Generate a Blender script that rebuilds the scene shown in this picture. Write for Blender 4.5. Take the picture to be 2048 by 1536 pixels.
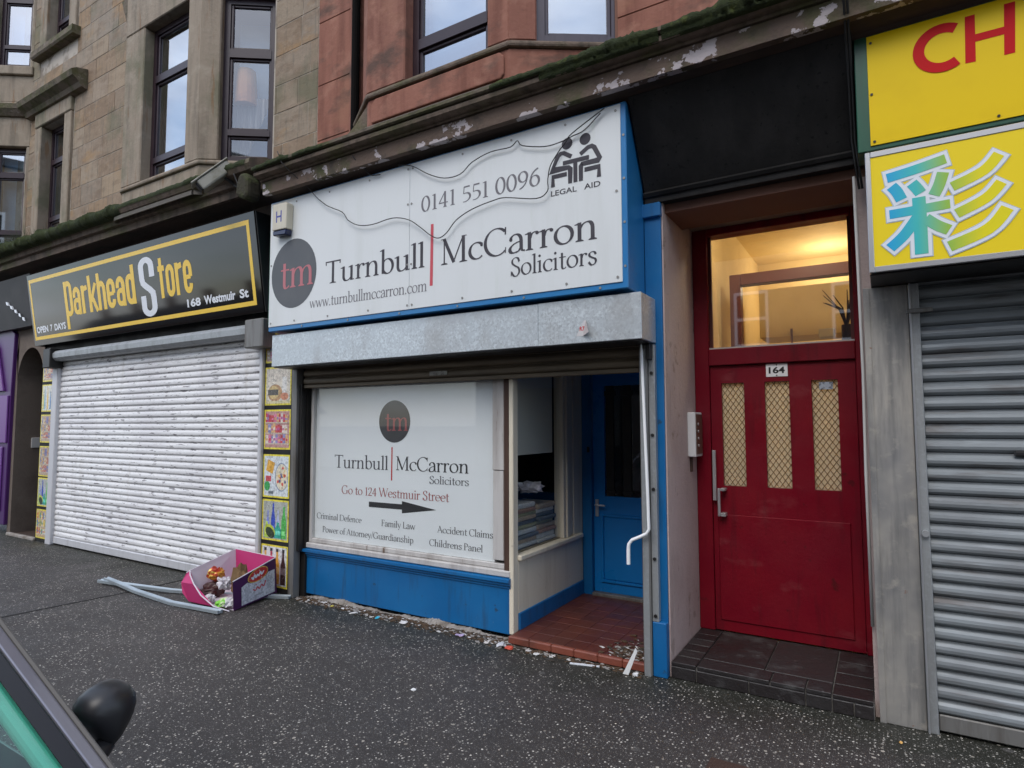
import bpy, bmesh, math, random
from mathutils import Vector, Matrix
random.seed(7)
R = math.radians
scene = bpy.context.scene
for _o in list(bpy.data.objects): bpy.data.objects.remove(_o)
COL = scene.collection

# ------------------------------------------------------------ camera, sky, sun, exposure
cam_d = bpy.data.cameras.new('camera'); cam = bpy.data.objects.new('camera', cam_d); COL.objects.link(cam)
cam_d.sensor_width = 36; cam_d.lens = 1216.2/2048*36; cam_d.clip_start = .05; cam_d.clip_end = 2000
YAW, PIT, ROL = -0.54372, 0.065544, -0.002672
fw = Vector((math.sin(YAW)*math.cos(PIT), math.cos(YAW)*math.cos(PIT), math.sin(PIT)))
rt = Vector((math.cos(YAW), -math.sin(YAW), 0)); up = rt.cross(fw)
rt, up = math.cos(ROL)*rt+math.sin(ROL)*up, -math.sin(ROL)*rt+math.cos(ROL)*up
m3 = Matrix((rt, up, -fw)).transposed()
cam.matrix_world = Matrix.Translation((0, -4.15, 1.7)) @ m3.to_4x4()
scene.camera = cam

SUN_EL, SUN_AZ = R(52), R(178)      # azimuth from +Y clockwise: behind the camera, over the far side of the street
world = bpy.data.worlds.new('World'); scene.world = world; world.use_nodes = True
wn = world.node_tree; wn.nodes.clear()
w_out = wn.nodes.new('ShaderNodeOutputWorld'); w_bg = wn.nodes.new('ShaderNodeBackground')
w_sky = wn.nodes.new('ShaderNodeTexSky'); w_sky.sky_type = 'NISHITA'; w_sky.sun_disc = False
w_sky.sun_elevation = SUN_EL; w_sky.sun_rotation = SUN_AZ; w_sky.air_density = 1.0; w_sky.dust_density = 1.2; w_sky.ozone_density = 1.0
w_tc = wn.nodes.new('ShaderNodeTexCoord'); w_mp = wn.nodes.new('ShaderNodeMapping'); w_mp.inputs['Scale'].default_value = (1.6, 1.6, 5.5)
w_no = wn.nodes.new('ShaderNodeTexNoise'); w_no.inputs['Scale'].default_value = 1.5; w_no.inputs['Detail'].default_value = 7; w_no.inputs['Roughness'].default_value = .58
w_rp = wn.nodes.new('ShaderNodeMapRange'); w_rp.inputs['From Min'].default_value = .40; w_rp.inputs['From Max'].default_value = .68
w_rp.inputs['To Min'].default_value = .10; w_rp.inputs['To Max'].default_value = .85
w_mx = wn.nodes.new('ShaderNodeMix'); w_mx.data_type = 'RGBA'
w_mx.inputs['B'].default_value = (7.5, 8.1, 9.2, 1)                    # an even cloud cover, thin in places
wn.links.new(w_tc.outputs['Generated'], w_mp.inputs['Vector']); wn.links.new(w_mp.outputs[0], w_no.inputs['Vector'])
wn.links.new(w_no.outputs['Fac'], w_rp.inputs['Value']); wn.links.new(w_rp.outputs[0], w_mx.inputs['Factor'])
wn.links.new(w_sky.outputs[0], w_mx.inputs['A']); wn.links.new(w_mx.outputs['Result'], w_bg.inputs['Color'])
w_bg.inputs['Strength'].default_value = .14
wn.links.new(w_bg.outputs[0], w_out.inputs['Surface'])

sun_d = bpy.data.lights.new('sun', 'SUN'); sun = bpy.data.objects.new('sun', sun_d); COL.objects.link(sun)
sun_d.energy = .9; sun_d.angle = R(35); sun_d.color = (1, .95, .88)
sd = Vector((math.sin(SUN_AZ)*math.cos(SUN_EL), math.cos(SUN_AZ)*math.cos(SUN_EL), math.sin(SUN_EL)))
sun.rotation_euler = sd.to_track_quat('Z', 'Y').to_euler(); sun.location = (0, -10, 20)

scene.view_settings.view_transform = 'Standard'; scene.view_settings.look = 'None'
scene.view_settings.gamma = 1; scene.view_settings.use_curve_mapping = False
scene.view_settings.exposure = .68
scene.render.engine = 'CYCLES'
scene.cycles.use_denoising = True
scene.cycles.max_bounces = 8; scene.cycles.transparent_max_bounces = 12; scene.cycles.caustics_reflective = False; scene.cycles.caustics_refractive = False

# ------------------------------------------------------------ materials
MATS = {}
def mat(name, col, rough=.7, metal=0., spec=.5, layers=(), bump=None, rnd=None, rvar=None, coat=0.):
    """Principled material; layers = (colour, scale, stretch, lo, hi, amount[, kind]) mixed over the base with world-position noise."""
    m = bpy.data.materials.new(name); m.use_nodes = True; nt = m.node_tree; N = nt.nodes; L = nt.links
    b = N['Principled BSDF']; b.inputs['Roughness'].default_value = rough; b.inputs['Metallic'].default_value = metal
    b.inputs['Specular IOR Level'].default_value = spec
    if coat: b.inputs['Coat Weight'].default_value = coat; b.inputs['Coat Roughness'].default_value = .08
    geo = N.new('ShaderNodeNewGeometry')
    def tex(scale, stretch, kind='noise', detail=5):
        mp = N.new('ShaderNodeMapping'); mp.inputs['Scale'].default_value = stretch
        L.new(geo.outputs['Position'], mp.inputs['Vector'])
        if kind == 'noise':
            t = N.new('ShaderNodeTexNoise'); t.inputs['Scale'].default_value = scale; t.inputs['Detail'].default_value = detail; t.inputs['Roughness'].default_value = .6
            L.new(mp.outputs[0], t.inputs['Vector']); return t.outputs['Fac']
        t = N.new('ShaderNodeTexVoronoi'); t.inputs['Scale'].default_value = scale
        L.new(mp.outputs[0], t.inputs['Vector'])
        if kind == 'cell':
            sp = N.new('ShaderNodeSeparateColor'); L.new(t.outputs['Color'], sp.inputs[0]); return sp.outputs[0]
        return t.outputs['Distance']
    cur = None
    if rnd:
        oi = N.new('ShaderNodeObjectInfo'); cr = N.new('ShaderNodeValToRGB'); e = cr.color_ramp.elements
        while len(e) < len(rnd): e.new(.5)
        for i, c in enumerate(rnd): e[i].position = i/(len(rnd)-1); e[i].color = (*c, 1)
        L.new(oi.outputs['Random'], cr.inputs[0]); cur = cr.outputs[0]
    for ly in layers:
        c, scale, stretch, lo, hi, amt = ly[:6]; kind = ly[6] if len(ly) > 6 else 'noise'
        f = tex(scale, stretch, kind)
        mr = N.new('ShaderNodeMapRange'); mr.inputs['From Min'].default_value = lo; mr.inputs['From Max'].default_value = hi; mr.inputs['To Max'].default_value = amt
        L.new(f, mr.inputs['Value'])
        mx = N.new('ShaderNodeMix'); mx.data_type = 'RGBA'
        if cur is None: mx.inputs['A'].default_value = (*col, 1)
        else: L.new(cur, mx.inputs['A'])
        mx.inputs['B'].default_value = (*c, 1); L.new(mr.outputs[0], mx.inputs['Factor']); cur = mx.outputs['Result']
    if cur is None: b.inputs['Base Color'].default_value = (*col, 1)
    else: L.new(cur, b.inputs['Base Color'])
    if rvar:
        f = tex(rvar[0], rvar[3] if len(rvar) > 3 else (1, 1, 1)); mr = N.new('ShaderNodeMapRange'); mr.inputs['From Min'].default_value = .3; mr.inputs['From Max'].default_value = .7
        mr.inputs['To Min'].default_value = rvar[1]; mr.inputs['To Max'].default_value = rvar[2]; L.new(f, mr.inputs['Value']); L.new(mr.outputs[0], b.inputs['Roughness'])
    if bump:
        f = tex(bump[0], bump[2] if len(bump) > 2 else (1, 1, 1), bump[3] if len(bump) > 3 else 'noise', 8); bn = N.new('ShaderNodeBump'); bn.inputs['Strength'].default_value = bump[1]; bn.inputs['Distance'].default_value = .02
        L.new(f, bn.inputs['Height']); L.new(bn.outputs[0], b.inputs['Normal'])
    MATS[name] = m
    return m

def glass_mat(name, tint, reflect=.2, rough=.02, body=0., body_col=(.5, .6, .7)):
    m = bpy.data.materials.new(name); m.use_nodes = True; nt = m.node_tree; N = nt.nodes; L = nt.links; N.clear()
    out = N.new('ShaderNodeOutputMaterial'); tr = N.new('ShaderNodeBsdfTransparent'); tr.inputs[0].default_value = (*tint, 1)
    gl = N.new('ShaderNodeBsdfGlossy'); gl.inputs['Roughness'].default_value = rough
    fr = N.new('ShaderNodeFresnel'); fr.inputs['IOR'].default_value = 1.5
    ad = N.new('ShaderNodeMath'); ad.operation = 'MULTIPLY_ADD'; ad.inputs[1].default_value = 1.2; ad.inputs[2].default_value = reflect; ad.use_clamp = True
    gg = N.new('ShaderNodeNewGeometry'); bk = N.new('ShaderNodeMath'); bk.operation = 'SUBTRACT'; bk.inputs[0].default_value = 1; L.new(gg.outputs['Backfacing'], bk.inputs[1])
    mu = N.new('ShaderNodeMath'); mu.operation = 'MULTIPLY'; L.new(ad.outputs[0], mu.inputs[0]); L.new(bk.outputs[0], mu.inputs[1])   # one reflecting face per pane
    mx = N.new('ShaderNodeMixShader'); L.new(fr.outputs[0], ad.inputs[0]); L.new(mu.outputs[0], mx.inputs[0])
    if body:
        df = N.new('ShaderNodeBsdfDiffuse'); df.inputs[0].default_value = (*body_col, 1)
        if body < 0:                                     # frosted pane: lit from both sides
            body = -body; d1 = df; t1 = N.new('ShaderNodeBsdfTranslucent'); t1.inputs[0].default_value = (*body_col, 1); df = N.new('ShaderNodeMixShader'); df.inputs[0].default_value = .55
            L.new(d1.outputs[0], df.inputs[1]); L.new(t1.outputs[0], df.inputs[2])
        m2 = N.new('ShaderNodeMixShader'); m2.inputs[0].default_value = body
        L.new(tr.outputs[0], m2.inputs[1]); L.new(df.outputs[0], m2.inputs[2]); L.new(m2.outputs[0], mx.inputs[1])
    else: L.new(tr.outputs[0], mx.inputs[1])
    L.new(gl.outputs[0], mx.inputs[2]); L.new(mx.outputs[0], out.inputs[0])
    MATS[name] = m; return m

W1 = (1, 1, 1); VST = (3, 3, .35); HST = (.4, 1, 4)
BROWN = [(.24, .165, .105), (.28, .215, .155), (.32, .25, .185), (.25, .205, .16), (.30, .20, .115), (.27, .23, .185), (.34, .255, .17)]
brown_stone = mat('brown_sandstone', (.25, .18, .12), .9, rnd=BROWN, bump=(26, .35),
    layers=[((.18, .12, .075), 2.6, (1, 1, 3.0), .48, .66, .65), ((.34, .21, .10), 1.6, (1, 1, 2.2), .56, .68, .7), ((.12, .11, .085), 6, VST, .52, .7, .6), ((.37, .29, .21), 11, W1, .52, .7, .5), ((.14, .14, .085), .9, W1, .52, .64, .7)])
brown_plain = mat('brown_sandstone_dressed', (.30, .245, .185), .9, bump=(22, .3),
    layers=[((.17, .14, .105), 2.6, VST, .46, .66, .75), ((.40, .345, .27), 6, W1, .52, .72, .55), ((.13, .13, .075), 1.2, W1, .51, .64, .7), ((.22, .12, .055), 4, VST, .60, .68, .7)])
brown_mortar = mat('sandstone_mortar', (.46, .41, .35), .95, layers=[((.20, .165, .13), 3, W1, .48, .6, .9)])
red_stone = mat('red_sandstone', (.30, .115, .07), .88, bump=(24, .28), rnd=[(.27, .112, .075), (.30, .125, .085), (.25, .10, .068), (.29, .13, .09)],
    layers=[((.17, .062, .04), 2.2, VST, .46, .66, .8), ((.42, .21, .145), 5, W1, .52, .72, .6), ((.075, .05, .038), 1.7, (1, 1, 2.0), .55, .67, .8), ((.34, .17, .10), 1.2, W1, .52, .66, .6)])
red_mortar = mat('red_mortar', (.20, .10, .07), .95)
moss_stone = mat('mossy_stone', (.15, .12, .09), .95, bump=(30, .6),
    layers=[((.075, .075, .028), 5, W1, .42, .62, .9), ((.05, .04, .03), 9, W1, .52, .7, .7), ((.30, .27, .24), 7, (1.4, 1, 1), .66, .74, .8)])
cornice_stone = mat('cornice_stone', (.17, .125, .095), .92, bump=(30, .5),
    layers=[((.075, .06, .045), 3.5, VST, .45, .65, .85), ((.085, .09, .03), 1.7, W1, .52, .68, .85), ((.30, .25, .21), 8, W1, .66, .78, .5)])
peel_stone = mat('peeling_painted_stone', (.15, .105, .08), .88, bump=(26, .6),
    layers=[((.07, .08, .028), 2.6, W1, .50, .66, .9), ((.06, .05, .04), 6, W1, .55, .68, .7), ((.56, .50, .51), 5.2, (1, 1, 1.2), .56, .572, .92)])
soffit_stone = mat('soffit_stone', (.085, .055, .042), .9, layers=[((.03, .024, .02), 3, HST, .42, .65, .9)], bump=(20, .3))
lead = mat('lead_flashing', (.11, .095, .075), .7, layers=[((.16, .15, .13), 5, W1, .5, .7, .7), ((.07, .075, .035), 2, W1, .55, .7, .7)])
moss = mat('moss', (.034, .046, .010), .98, bump=(120, .9), layers=[((.02, .03, .006), 9, W1, .4, .62, .85), ((.10, .12, .025), 16, W1, .58, .72, .7)])
moss_dark = mat('moss_blackened_stone', (.045, .04, .025), .95, bump=(30, .7), layers=[((.05, .06, .018), 6, W1, .45, .6, .9)])
upvc = mat('maroon_window_frame', (.028, .014, .02), .38, layers=[((.05, .03, .038), 3, W1, .5, .7, .6)])
sash_grey = mat('mauve_window_frame', (.072, .058, .075), .42, layers=[((.045, .035, .045), 4, VST, .5, .7, .7)])
pane_sky = glass_mat('window_glass', (.80, .91, .98), .5)
blind_white = mat('pale_blind', (.64, .75, .86), .85, layers=[((.50, .64, .78), 1.6, (1, 1, 3), .4, .65, .7)])
curtain_m = mat('beige_curtain', (.42, .36, .31), .9)
reflection_orange = mat('orange_reflection_colour', (.62, .22, .05), .6, layers=[((.35, .1, .03), 3, W1, .45, .6, .7)])  # painted stand-in for the sunlit building mirrored in the canted window
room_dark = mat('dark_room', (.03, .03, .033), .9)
blue_paint = mat('blue_gloss_paint', (.004, .12, .33), .38, bump=(60, .06), rvar=(4, .3, .55),
    layers=[((.008, .155, .39), 1.3, W1, .45, .65, .7), ((.015, .07, .16), 4, VST, .56, .70, .65), ((.03, .04, .05), 9, W1, .65, .71, .75), ((.35, .42, .46), 13, VST, .73, .75, .8)])
blue_frame = mat('blue_sign_trim', (.02, .19, .46), .35, layers=[((.05, .25, .5), 3, W1, .5, .7, .4)])
blue_door_m = mat('blue_door_paint', (.006, .20, .58), .3, bump=(50, .05), rvar=(3, .22, .42), layers=[((.01, .23, .64), 1.6, W1, .42, .68, .6)])
cream_paint = mat('cream_paint', (.76, .69, .55), .6, layers=[((.60, .52, .39), 3, VST, .5, .72, .7), ((.2, .16, .11), 9, W1, .66, .76, .5)], bump=(40, .08))
white_timber = mat('weathered_white_timber', (.55, .53, .51), .7, bump=(30, .25, VST),
    layers=[((.34, .31, .29), 3, VST, .45, .68, .75), ((.13, .08, .05), 6, VST, .64, .70, .9)])
dark_timber = mat('dark_brown_timber', (.06, .028, .018), .7, layers=[((.10, .055, .035), 5, VST, .5, .7, .7)])
sign_white = mat('white_sign_panel', (.74, .765, .765), .42, layers=[((.62, .645, .62), 1.4, VST, .48, .76, .55), ((.60, .66, .58), 5, VST, .6, .8, .35), ((.45, .45, .42), 14, W1, .72, .8, .3)], bump=(2.2, .05))
poster_white = mat('white_window_board', (.88, .895, .92), .4, spec=.2, layers=[((.82, .84, .87), 1.1, W1, .45, .7, .6), ((.35, .35, .35), 22, W1, .74, .8, .4)])
screw_m = mat('screw', (.30, .29, .27), .5, .6)
ink = mat('dark_grey_vinyl', (.065, .061, .072), .6, spec=.2, layers=[((.11, .105, .115), 3, W1, .45, .7, .6)])
ink_lt = mat('faded_grey_vinyl', (.165, .158, .175), .6, layers=[((.24, .235, .25), 5, W1, .5, .7, .5)])
ink_black = mat('black_vinyl', (.018, .016, .017), .5)
ink_grey = mat('grey_vinyl', (.10, .108, .118), .6, layers=[((.14, .145, .15), 2, W1, .45, .7, .6)])
red_vinyl = mat('faded_red_vinyl', (.60, .075, .10), .5)
pink_vinyl = mat('pink_vinyl', (.52, .17, .19), .55)
rose_vinyl = mat('rose_vinyl', (.36, .075, .07), .5)
galv = mat('galvanised_steel', (.54, .58, .60), .42, .4, bump=(4, .05), rvar=(40, .3, .55),
    layers=[((.74, .80, .82), 60, W1, .45, .95, .7, 'cell'), ((.32, .34, .35), 95, (1, 1, .8), .62, 1.0, .55, 'cell'), ((.50, .54, .56), 1.6, (.6, 1, 2), .46, .60, .7), ((.34, .32, .30), 1.4, (1, 1, .6), .54, .70, .6)])
galv_dull = mat('dull_galvanised_steel', (.40, .415, .42), .5, .6, layers=[((.25, .25, .245), 3.5, VST, .48, .72, .7), ((.52, .55, .57), 40, W1, .5, .7, .4)])
steel_dirty = mat('dirty_steel_rail', (.22, .215, .205), .55, .4, layers=[((.10, .085, .07), 4, VST, .46, .7, .8), ((.34, .34, .33), 9, VST, .58, .75, .6)])
slat_brown = mat('grimy_shutter_slat', (.15, .115, .075), .55, .3, layers=[((.07, .055, .04), 3, HST, .45, .68, .8), ((.22, .18, .12), 7, HST, .58, .75, .5)])
slat_white = mat('peeling_white_slat', (.76, .755, .755), .5, .05, rvar=(9, .35, .65),
    layers=[((.66, .65, .66), 1.1, W1, .45, .62, .8), ((.13, .115, .125), 4.2, (1.2, .5, 9), .60, .62, .9), ((.26, .24, .25), 9, (1, .5, 12), .61, .635, .8), ((.50, .47, .43), 2.4, (2.5, 1, .25), .58, .72, .5)])
slat_grey = mat('steel_shutter_slat', (.25, .275, .29), .48, .3, rvar=(7, .42, .65, HST), layers=[((.17, .18, .19), 1.4, (.7, 1, 2), .46, .62, .8), ((.12, .10, .09), 3, (.5, 1, 4), .54, .68, .7), ((.38, .42, .45), 9, (.3, 1, 6), .58, .7, .5)])
white_rail = mat('white_shutter_rail', (.60, .60, .62), .5, .2, layers=[((.42, .41, .42), 3, VST, .5, .7, .7)])
brushed = mat('brushed_steel_cladding', (.46, .43, .385), .48, .35, rvar=(5, .34, .58, VST),
    layers=[((.22, .222, .225), .8, (1, 1, .9), .42, .54, .85), ((.14, .143, .147), 3.4, VST, .46, .64, .65), ((.55, .50, .43), 11, W1, .56, .7, .5), ((.30, .12, .07), 17, W1, .70, .73, .7), ((.75, .75, .74), 9, VST, .74, .755, .8)])
plaster = mat('pinkish_render', (.50, .40, .375), .9, bump=(34, .3),
    layers=[((.40, .31, .285), 2.0, (1.5, 1.5, .8), .46, .66, .7), ((.18, .12, .09), 6, W1, .63, .70, .8), ((.54, .44, .41), 3, W1, .55, .7, .5), ((.17, .13, .105), 7, (1, 1, .6), .64, .70, .6)])
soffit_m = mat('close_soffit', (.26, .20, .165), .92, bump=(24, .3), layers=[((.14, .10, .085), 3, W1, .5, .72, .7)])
black_board = mat('black_fascia_paint', (.012, .011, .0105), .6, spec=.3, bump=(7, .3), rvar=(2.5, .5, .75), layers=[((.028, .026, .025), 1.3, VST, .44, .68, .85), ((.003, .003, .003), 30, W1, .63, .66, .95), ((.05, .047, .045), 22, W1, .72, .74, .7)])
red_paint = mat('red_gloss_door', (.17, .0015, .012), .4, spec=.3, bump=(45, .10), rvar=(3, .30, .60),
    layers=[((.225, .006, .014), 1.2, W1, .42, .66, .7), ((.085, .004, .010), 3.5, VST, .54, .70, .65), ((.30, .08, .085), 2.4, (1, 1, 1.8), .60, .74, .4), ((.05, .006, .006), 8, W1, .66, .72, .6)])
slate = mat('dark_slate_tile', (.02, .018, .018), .35, rnd=[(.013, .011, .0115), (.028, .024, .024), (.018, .014, .014), (.036, .034, .034)], bump=(30, .35), rvar=(5, .3, .65),
    layers=[((.07, .067, .065), 5, W1, .56, .70, .7), ((.13, .125, .12), 16, (1, .5, 1), .66, .74, .6)])
grout = mat('tile_grout', (.20, .19, .18), .95, layers=[((.06, .055, .05), 6, W1, .45, .65, .8)])
quarry = mat('red_quarry_tile', (.10, .026, .017), .4, rnd=[(.095, .024, .015), (.12, .034, .02), (.08, .022, .015), (.105, .026, .017)], rvar=(6, .28, .6),
    layers=[((.07, .025, .018), 2.2, W1, .45, .68, .7), ((.20, .13, .10), 13, W1, .70, .78, .5)])
quarry_edge = mat('red_tile_nosing', (.22, .06, .036), .5, layers=[((.12, .04, .025), 4, W1, .5, .68, .8), ((.22, .17, .14), 12, W1, .68, .76, .5)])
crumble = mat('crumbled_plinth', (.34, .31, .28), .95, bump=(30, .8), layers=[((.18, .15, .12), 7, W1, .45, .65, .9)])
hall_wall = mat('cream_hall_wall', (.74, .59, .32), .8, layers=[((.62, .47, .24), 2, W1, .45, .7, .6)])
dark_red_wood = mat('dark_red_wood', (.10, .02, .018), .45)
obscure = glass_mat('obscured_door_glass', (.95, .92, .82), .05, .3, -.85, (.92, .86, .70))
clear_pane = glass_mat('clear_glass', (.98, .99, .985), .01)
mesh_wire = mat('brass_mesh', (.20, .12, .035), .5, .5)
chrome = mat('satin_aluminium', (.62, .63, .64), .35, .7)
white_plastic = mat('white_plastic', (.70, .70, .70), .45)
cream_plastic = mat('cream_plastic', (.62, .575, .46), .45, layers=[((.5, .45, .35), 6, VST, .5, .7, .5)])
black_plastic = mat('black_plastic', (.016, .016, .018), .4)
black_metal = mat('black_metal', (.018, .017, .017), .45, .2, layers=[((.04, .035, .03), 5, W1, .5, .7, .7)])
green_frame = mat('green_sign_frame', (.004, .085, .045), .42, layers=[((.01, .05, .03), 3, VST, .5, .7, .6)])
sign_yellow = mat('yellow_sign', (.84, .58, .004), .45, spec=.2, layers=[((.72, .47, .006), 2, W1, .45, .7, .5)])
box_yellow = mat('yellow_lightbox', (.90, .68, .02), .4, spec=.25)
sign_red = mat('red_lettering', (.56, .004, .008), .5, spec=.15)
silver_trim = mat('silver_trim', (.55, .56, .58), .35, .75)
black_gloss = mat('black_gloss_sign', (.005, .005, .0055), .06, spec=.55)
gold = mat('golden_yellow_vinyl', (.95, .62, .05), .3)
white_vinyl = mat('white_vinyl', (.80, .83, .88), .3)
purple = mat('purple_shopfront', (.058, .010, .105), .4, layers=[((.085, .018, .14), 2, W1, .45, .7, .6)])
lilac = mat('lilac_panel', (.16, .055, .25), .4)
taupe = mat('taupe_render', (.155, .122, .098), .92, bump=(24, .3), layers=[((.10, .075, .06), 2.4, W1, .48, .7, .7), ((.20, .17, .145), 5, W1, .58, .75, .5), ((.16, .085, .04), 3.5, W1, .66, .74, .6)])
wire_m = mat('black_cable', (.02, .019, .019), .6)
grey_pipe = mat('pale_plastic_pipe', (.55, .54, .52), .55)
white_enamel = mat('white_enamel', (.92, .93, .93), .3)
# ------------------------------------------------------------ mesh helpers
ORG = {}
class FR:
    """A wall frame: u along the wall, d into the wall, v up."""
    def __init__(s, o=(0, 0, 0), ang=0.): s.o = Vector(o); s.U = Vector((math.cos(ang), math.sin(ang), 0)); s.D = Vector((-math.sin(ang), math.cos(ang), 0))
    def __call__(s, u, d, v): return s.o + s.U*u + s.D*d + Vector((0, 0, v))
WF = FR()
class MB:
    def __init__(s, T=None): s.v = []; s.f = []; s.T = T
    def pt(s, p):
        s.v.append(s.T(*p) if s.T else Vector(p)); return len(s.v)-1
    def face(s, pts): s.f.append([s.pt(p) for p in pts])
    def box(s, x0, x1, y0, y1, z0, z1):
        i = [s.pt((x, y, z)) for z in (z0, z1) for y in (y0, y1) for x in (x0, x1)]
        a, b, c, d, e, f, g, h = i
        s.f += [[a, c, d, b], [e, f, h, g], [a, b, f, e], [c, g, h, d], [a, e, g, c], [b, d, h, f]]; return s
    def prism(s, poly, d0, d1):
        """poly in (u,v), extruded in depth d0..d1 (front face first)."""
        n = len(poly); a = [s.pt((u, d0, v)) for u, v in poly]; b = [s.pt((u, d1, v)) for u, v in poly]
        s.f += [a, b[::-1]] + [[a[i], b[i], b[(i+1) % n], a[(i+1) % n]] for i in range(n)]; return s
    def extr(s, prof, x0, x1, caps=True):
        """profile in (d,v), extruded along u."""
        n = len(prof); a = [s.pt((x0, d, v)) for d, v in prof]; b = [s.pt((x1, d, v)) for d, v in prof]
        s.f += [[a[i], a[(i+1) % n], b[(i+1) % n], b[i]] for i in range(n)]
        if caps: s.f += [a[::-1], b]
        return s
    def sheet(s, prof, x0, x1):
        a = [s.pt((x0, d, v)) for d, v in prof]; b = [s.pt((x1, d, v)) for d, v in prof]
        s.f += [[a[i], a[i+1], b[i+1], b[i]] for i in range(len(prof)-1)]; return s
    def tube(s, pts, r, n=6, caps=True):
        pts = [Vector(p) for p in pts]; rings = []; prev = None
        for i, p in enumerate(pts):
            t = (pts[min(i+1, len(pts)-1)]-pts[max(i-1, 0)]).normalized()
            a = prev if prev is not None else (Vector((0, 0, 1)) if abs(t.z) < .9 else Vector((1, 0, 0)))
            a = (a-t*a.dot(t)).normalized(); prev = a; b = t.cross(a)
            rr = r[i] if isinstance(r, (list, tuple)) else r
            rings.append([s.pt(tuple(p+rr*(math.cos(k*2*math.pi/n)*a+math.sin(k*2*math.pi/n)*b))) for k in range(n)])
        for q, w in zip(rings, rings[1:]): s.f += [[q[k], q[(k+1) % n], w[(k+1) % n], w[k]] for k in range(n)]
        if caps: s.f += [rings[0][::-1], rings[-1]]
        return s
    def cyl(s, c, axis, r, n=16): return s.tube([c, (c[0]+axis[0], c[1]+axis[1], c[2]+axis[2])], r, n)
    def disc(s, u, v, ru, rv, d, n=40): s.face([(u+ru*math.cos(2*math.pi*k/n), d, v+rv*math.sin(2*math.pi*k/n)) for k in range(n)]); return s
    def add(s, o):
        k = len(s.v); s.v += o.v; s.f += [[i+k for i in f] for f in o.f]; return s
    def xf(s, M):
        s.v = [M @ v for v in s.v]; return s
    def mesh(s, name, org=Vector(), bevel=0., seg=1, smooth=False):
        me = bpy.data.meshes.new(name); me.from_pydata([tuple(v-org) for v in s.v], [], s.f)
        bm = bmesh.new(); bm.from_mesh(me)
        bmesh.ops.recalc_face_normals(bm, faces=bm.faces) if not getattr(s, 'open', False) else None
        if bevel: bmesh.ops.bevel(bm, geom=list(bm.edges), offset=bevel, segments=seg, affect='EDGES', profile=.5, clamp_overlap=True)
        bm.to_mesh(me); bm.free()
        if smooth: me.polygons.foreach_set('use_smooth', [True]*len(me.polygons))
        return me

def tag(o, label=None, cat=None, group=None, kind=None):
    for k, v in (('label', label), ('category', cat), ('group', group), ('kind', kind)):
        if v: o[k] = v
    return o
def thing(name, label, cat, loc, group=None):
    o = bpy.data.objects.new(name, None); o.empty_display_size = .1; COL.objects.link(o); o.location = loc; ORG[o] = Vector(loc)
    return tag(o, label, cat, group)
def emit(name, mb, m, parent=None, label=None, cat=None, group=None, kind=None, bevel=0., seg=1, smooth=False):
    if parent is not None: org = ORG[parent]
    else:
        lo = [min(v[i] for v in mb.v) for i in range(3)]; hi = [max(v[i] for v in mb.v) for i in range(3)]
        org = Vector(((lo[0]+hi[0])/2, (lo[1]+hi[1])/2, lo[2]))
    me = mb.mesh(name, org, bevel, seg, smooth)
    for mm in (m if isinstance(m, (list, tuple)) else [m]): me.materials.append(mm)
    o = bpy.data.objects.new(name, me); COL.objects.link(o); ORG[o] = org
    if parent is not None: o.parent = parent
    else: o.location = org
    return tag(o, label, cat, group, kind)
def inst(name, me, parent, loc, label=None):
    """a part that shares its mesh with its twins; loc in world space"""
    o = bpy.data.objects.new(name, me); COL.objects.link(o); o.parent = parent; o.location = Vector(loc)-ORG[parent]
    ORG[o] = Vector(loc); return tag(o, label)
def bx(x0, x1, y0, y1, z0, z1, T=None): return MB(T).box(x0, x1, y0, y1, z0, z1)
def smooth_by_angle(o, a=40):
    me = o.data; bm = bmesh.new(); bm.from_mesh(me)
    for e in bm.edges: e.smooth = len(e.link_faces) == 2 and e.calc_face_angle(0) < R(a)
    for f in bm.faces: f.smooth = True
    bm.to_mesh(me); bm.free(); return o

# ------------------------------------------------------------ lettering: strokes of a broad pen
def bez(p0, p1, p2, p3, n=10):
    r = []
    for i in range(n+1):
        t = i/n; a, b, c, d = (1-t)**3, 3*t*(1-t)**2, 3*t*t*(1-t), t**3
        r.append((a*p0[0]+b*p1[0]+c*p2[0]+d*p3[0], a*p0[1]+b*p1[1]+c*p2[1]+d*p3[1]))
    return r
def ell(cx, cy, rx, ry, a0=0, a1=360, n=26): return [(cx+rx*math.cos(R(a0+(a1-a0)*i/n)), cy+ry*math.sin(R(a0+(a1-a0)*i/n))) for i in range(n+1)]
def spl(pts, n=6):
    q = [pts[0]]+list(pts)+[pts[-1]]; r = []
    for i in range(1, len(q)-2):
        for k in range(n):
            t = k/n; r.append(tuple(.5*(2*q[i][j]+(q[i+1][j]-q[i-1][j])*t+(2*q[i-1][j]-5*q[i][j]+4*q[i+1][j]-q[i+2][j])*t*t+(3*q[i][j]-q[i-1][j]-3*q[i+1][j]+q[i+2][j])*t**3) for j in (0, 1)))
    r.append(tuple(pts[-1])); return r
V_, H_ = .118, .042
def nib(dx, dy):
    l = math.hypot(dx, dy) or 1; return max(H_, V_*abs(math.sin(math.atan2(dy, dx)-R(18))))
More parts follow.
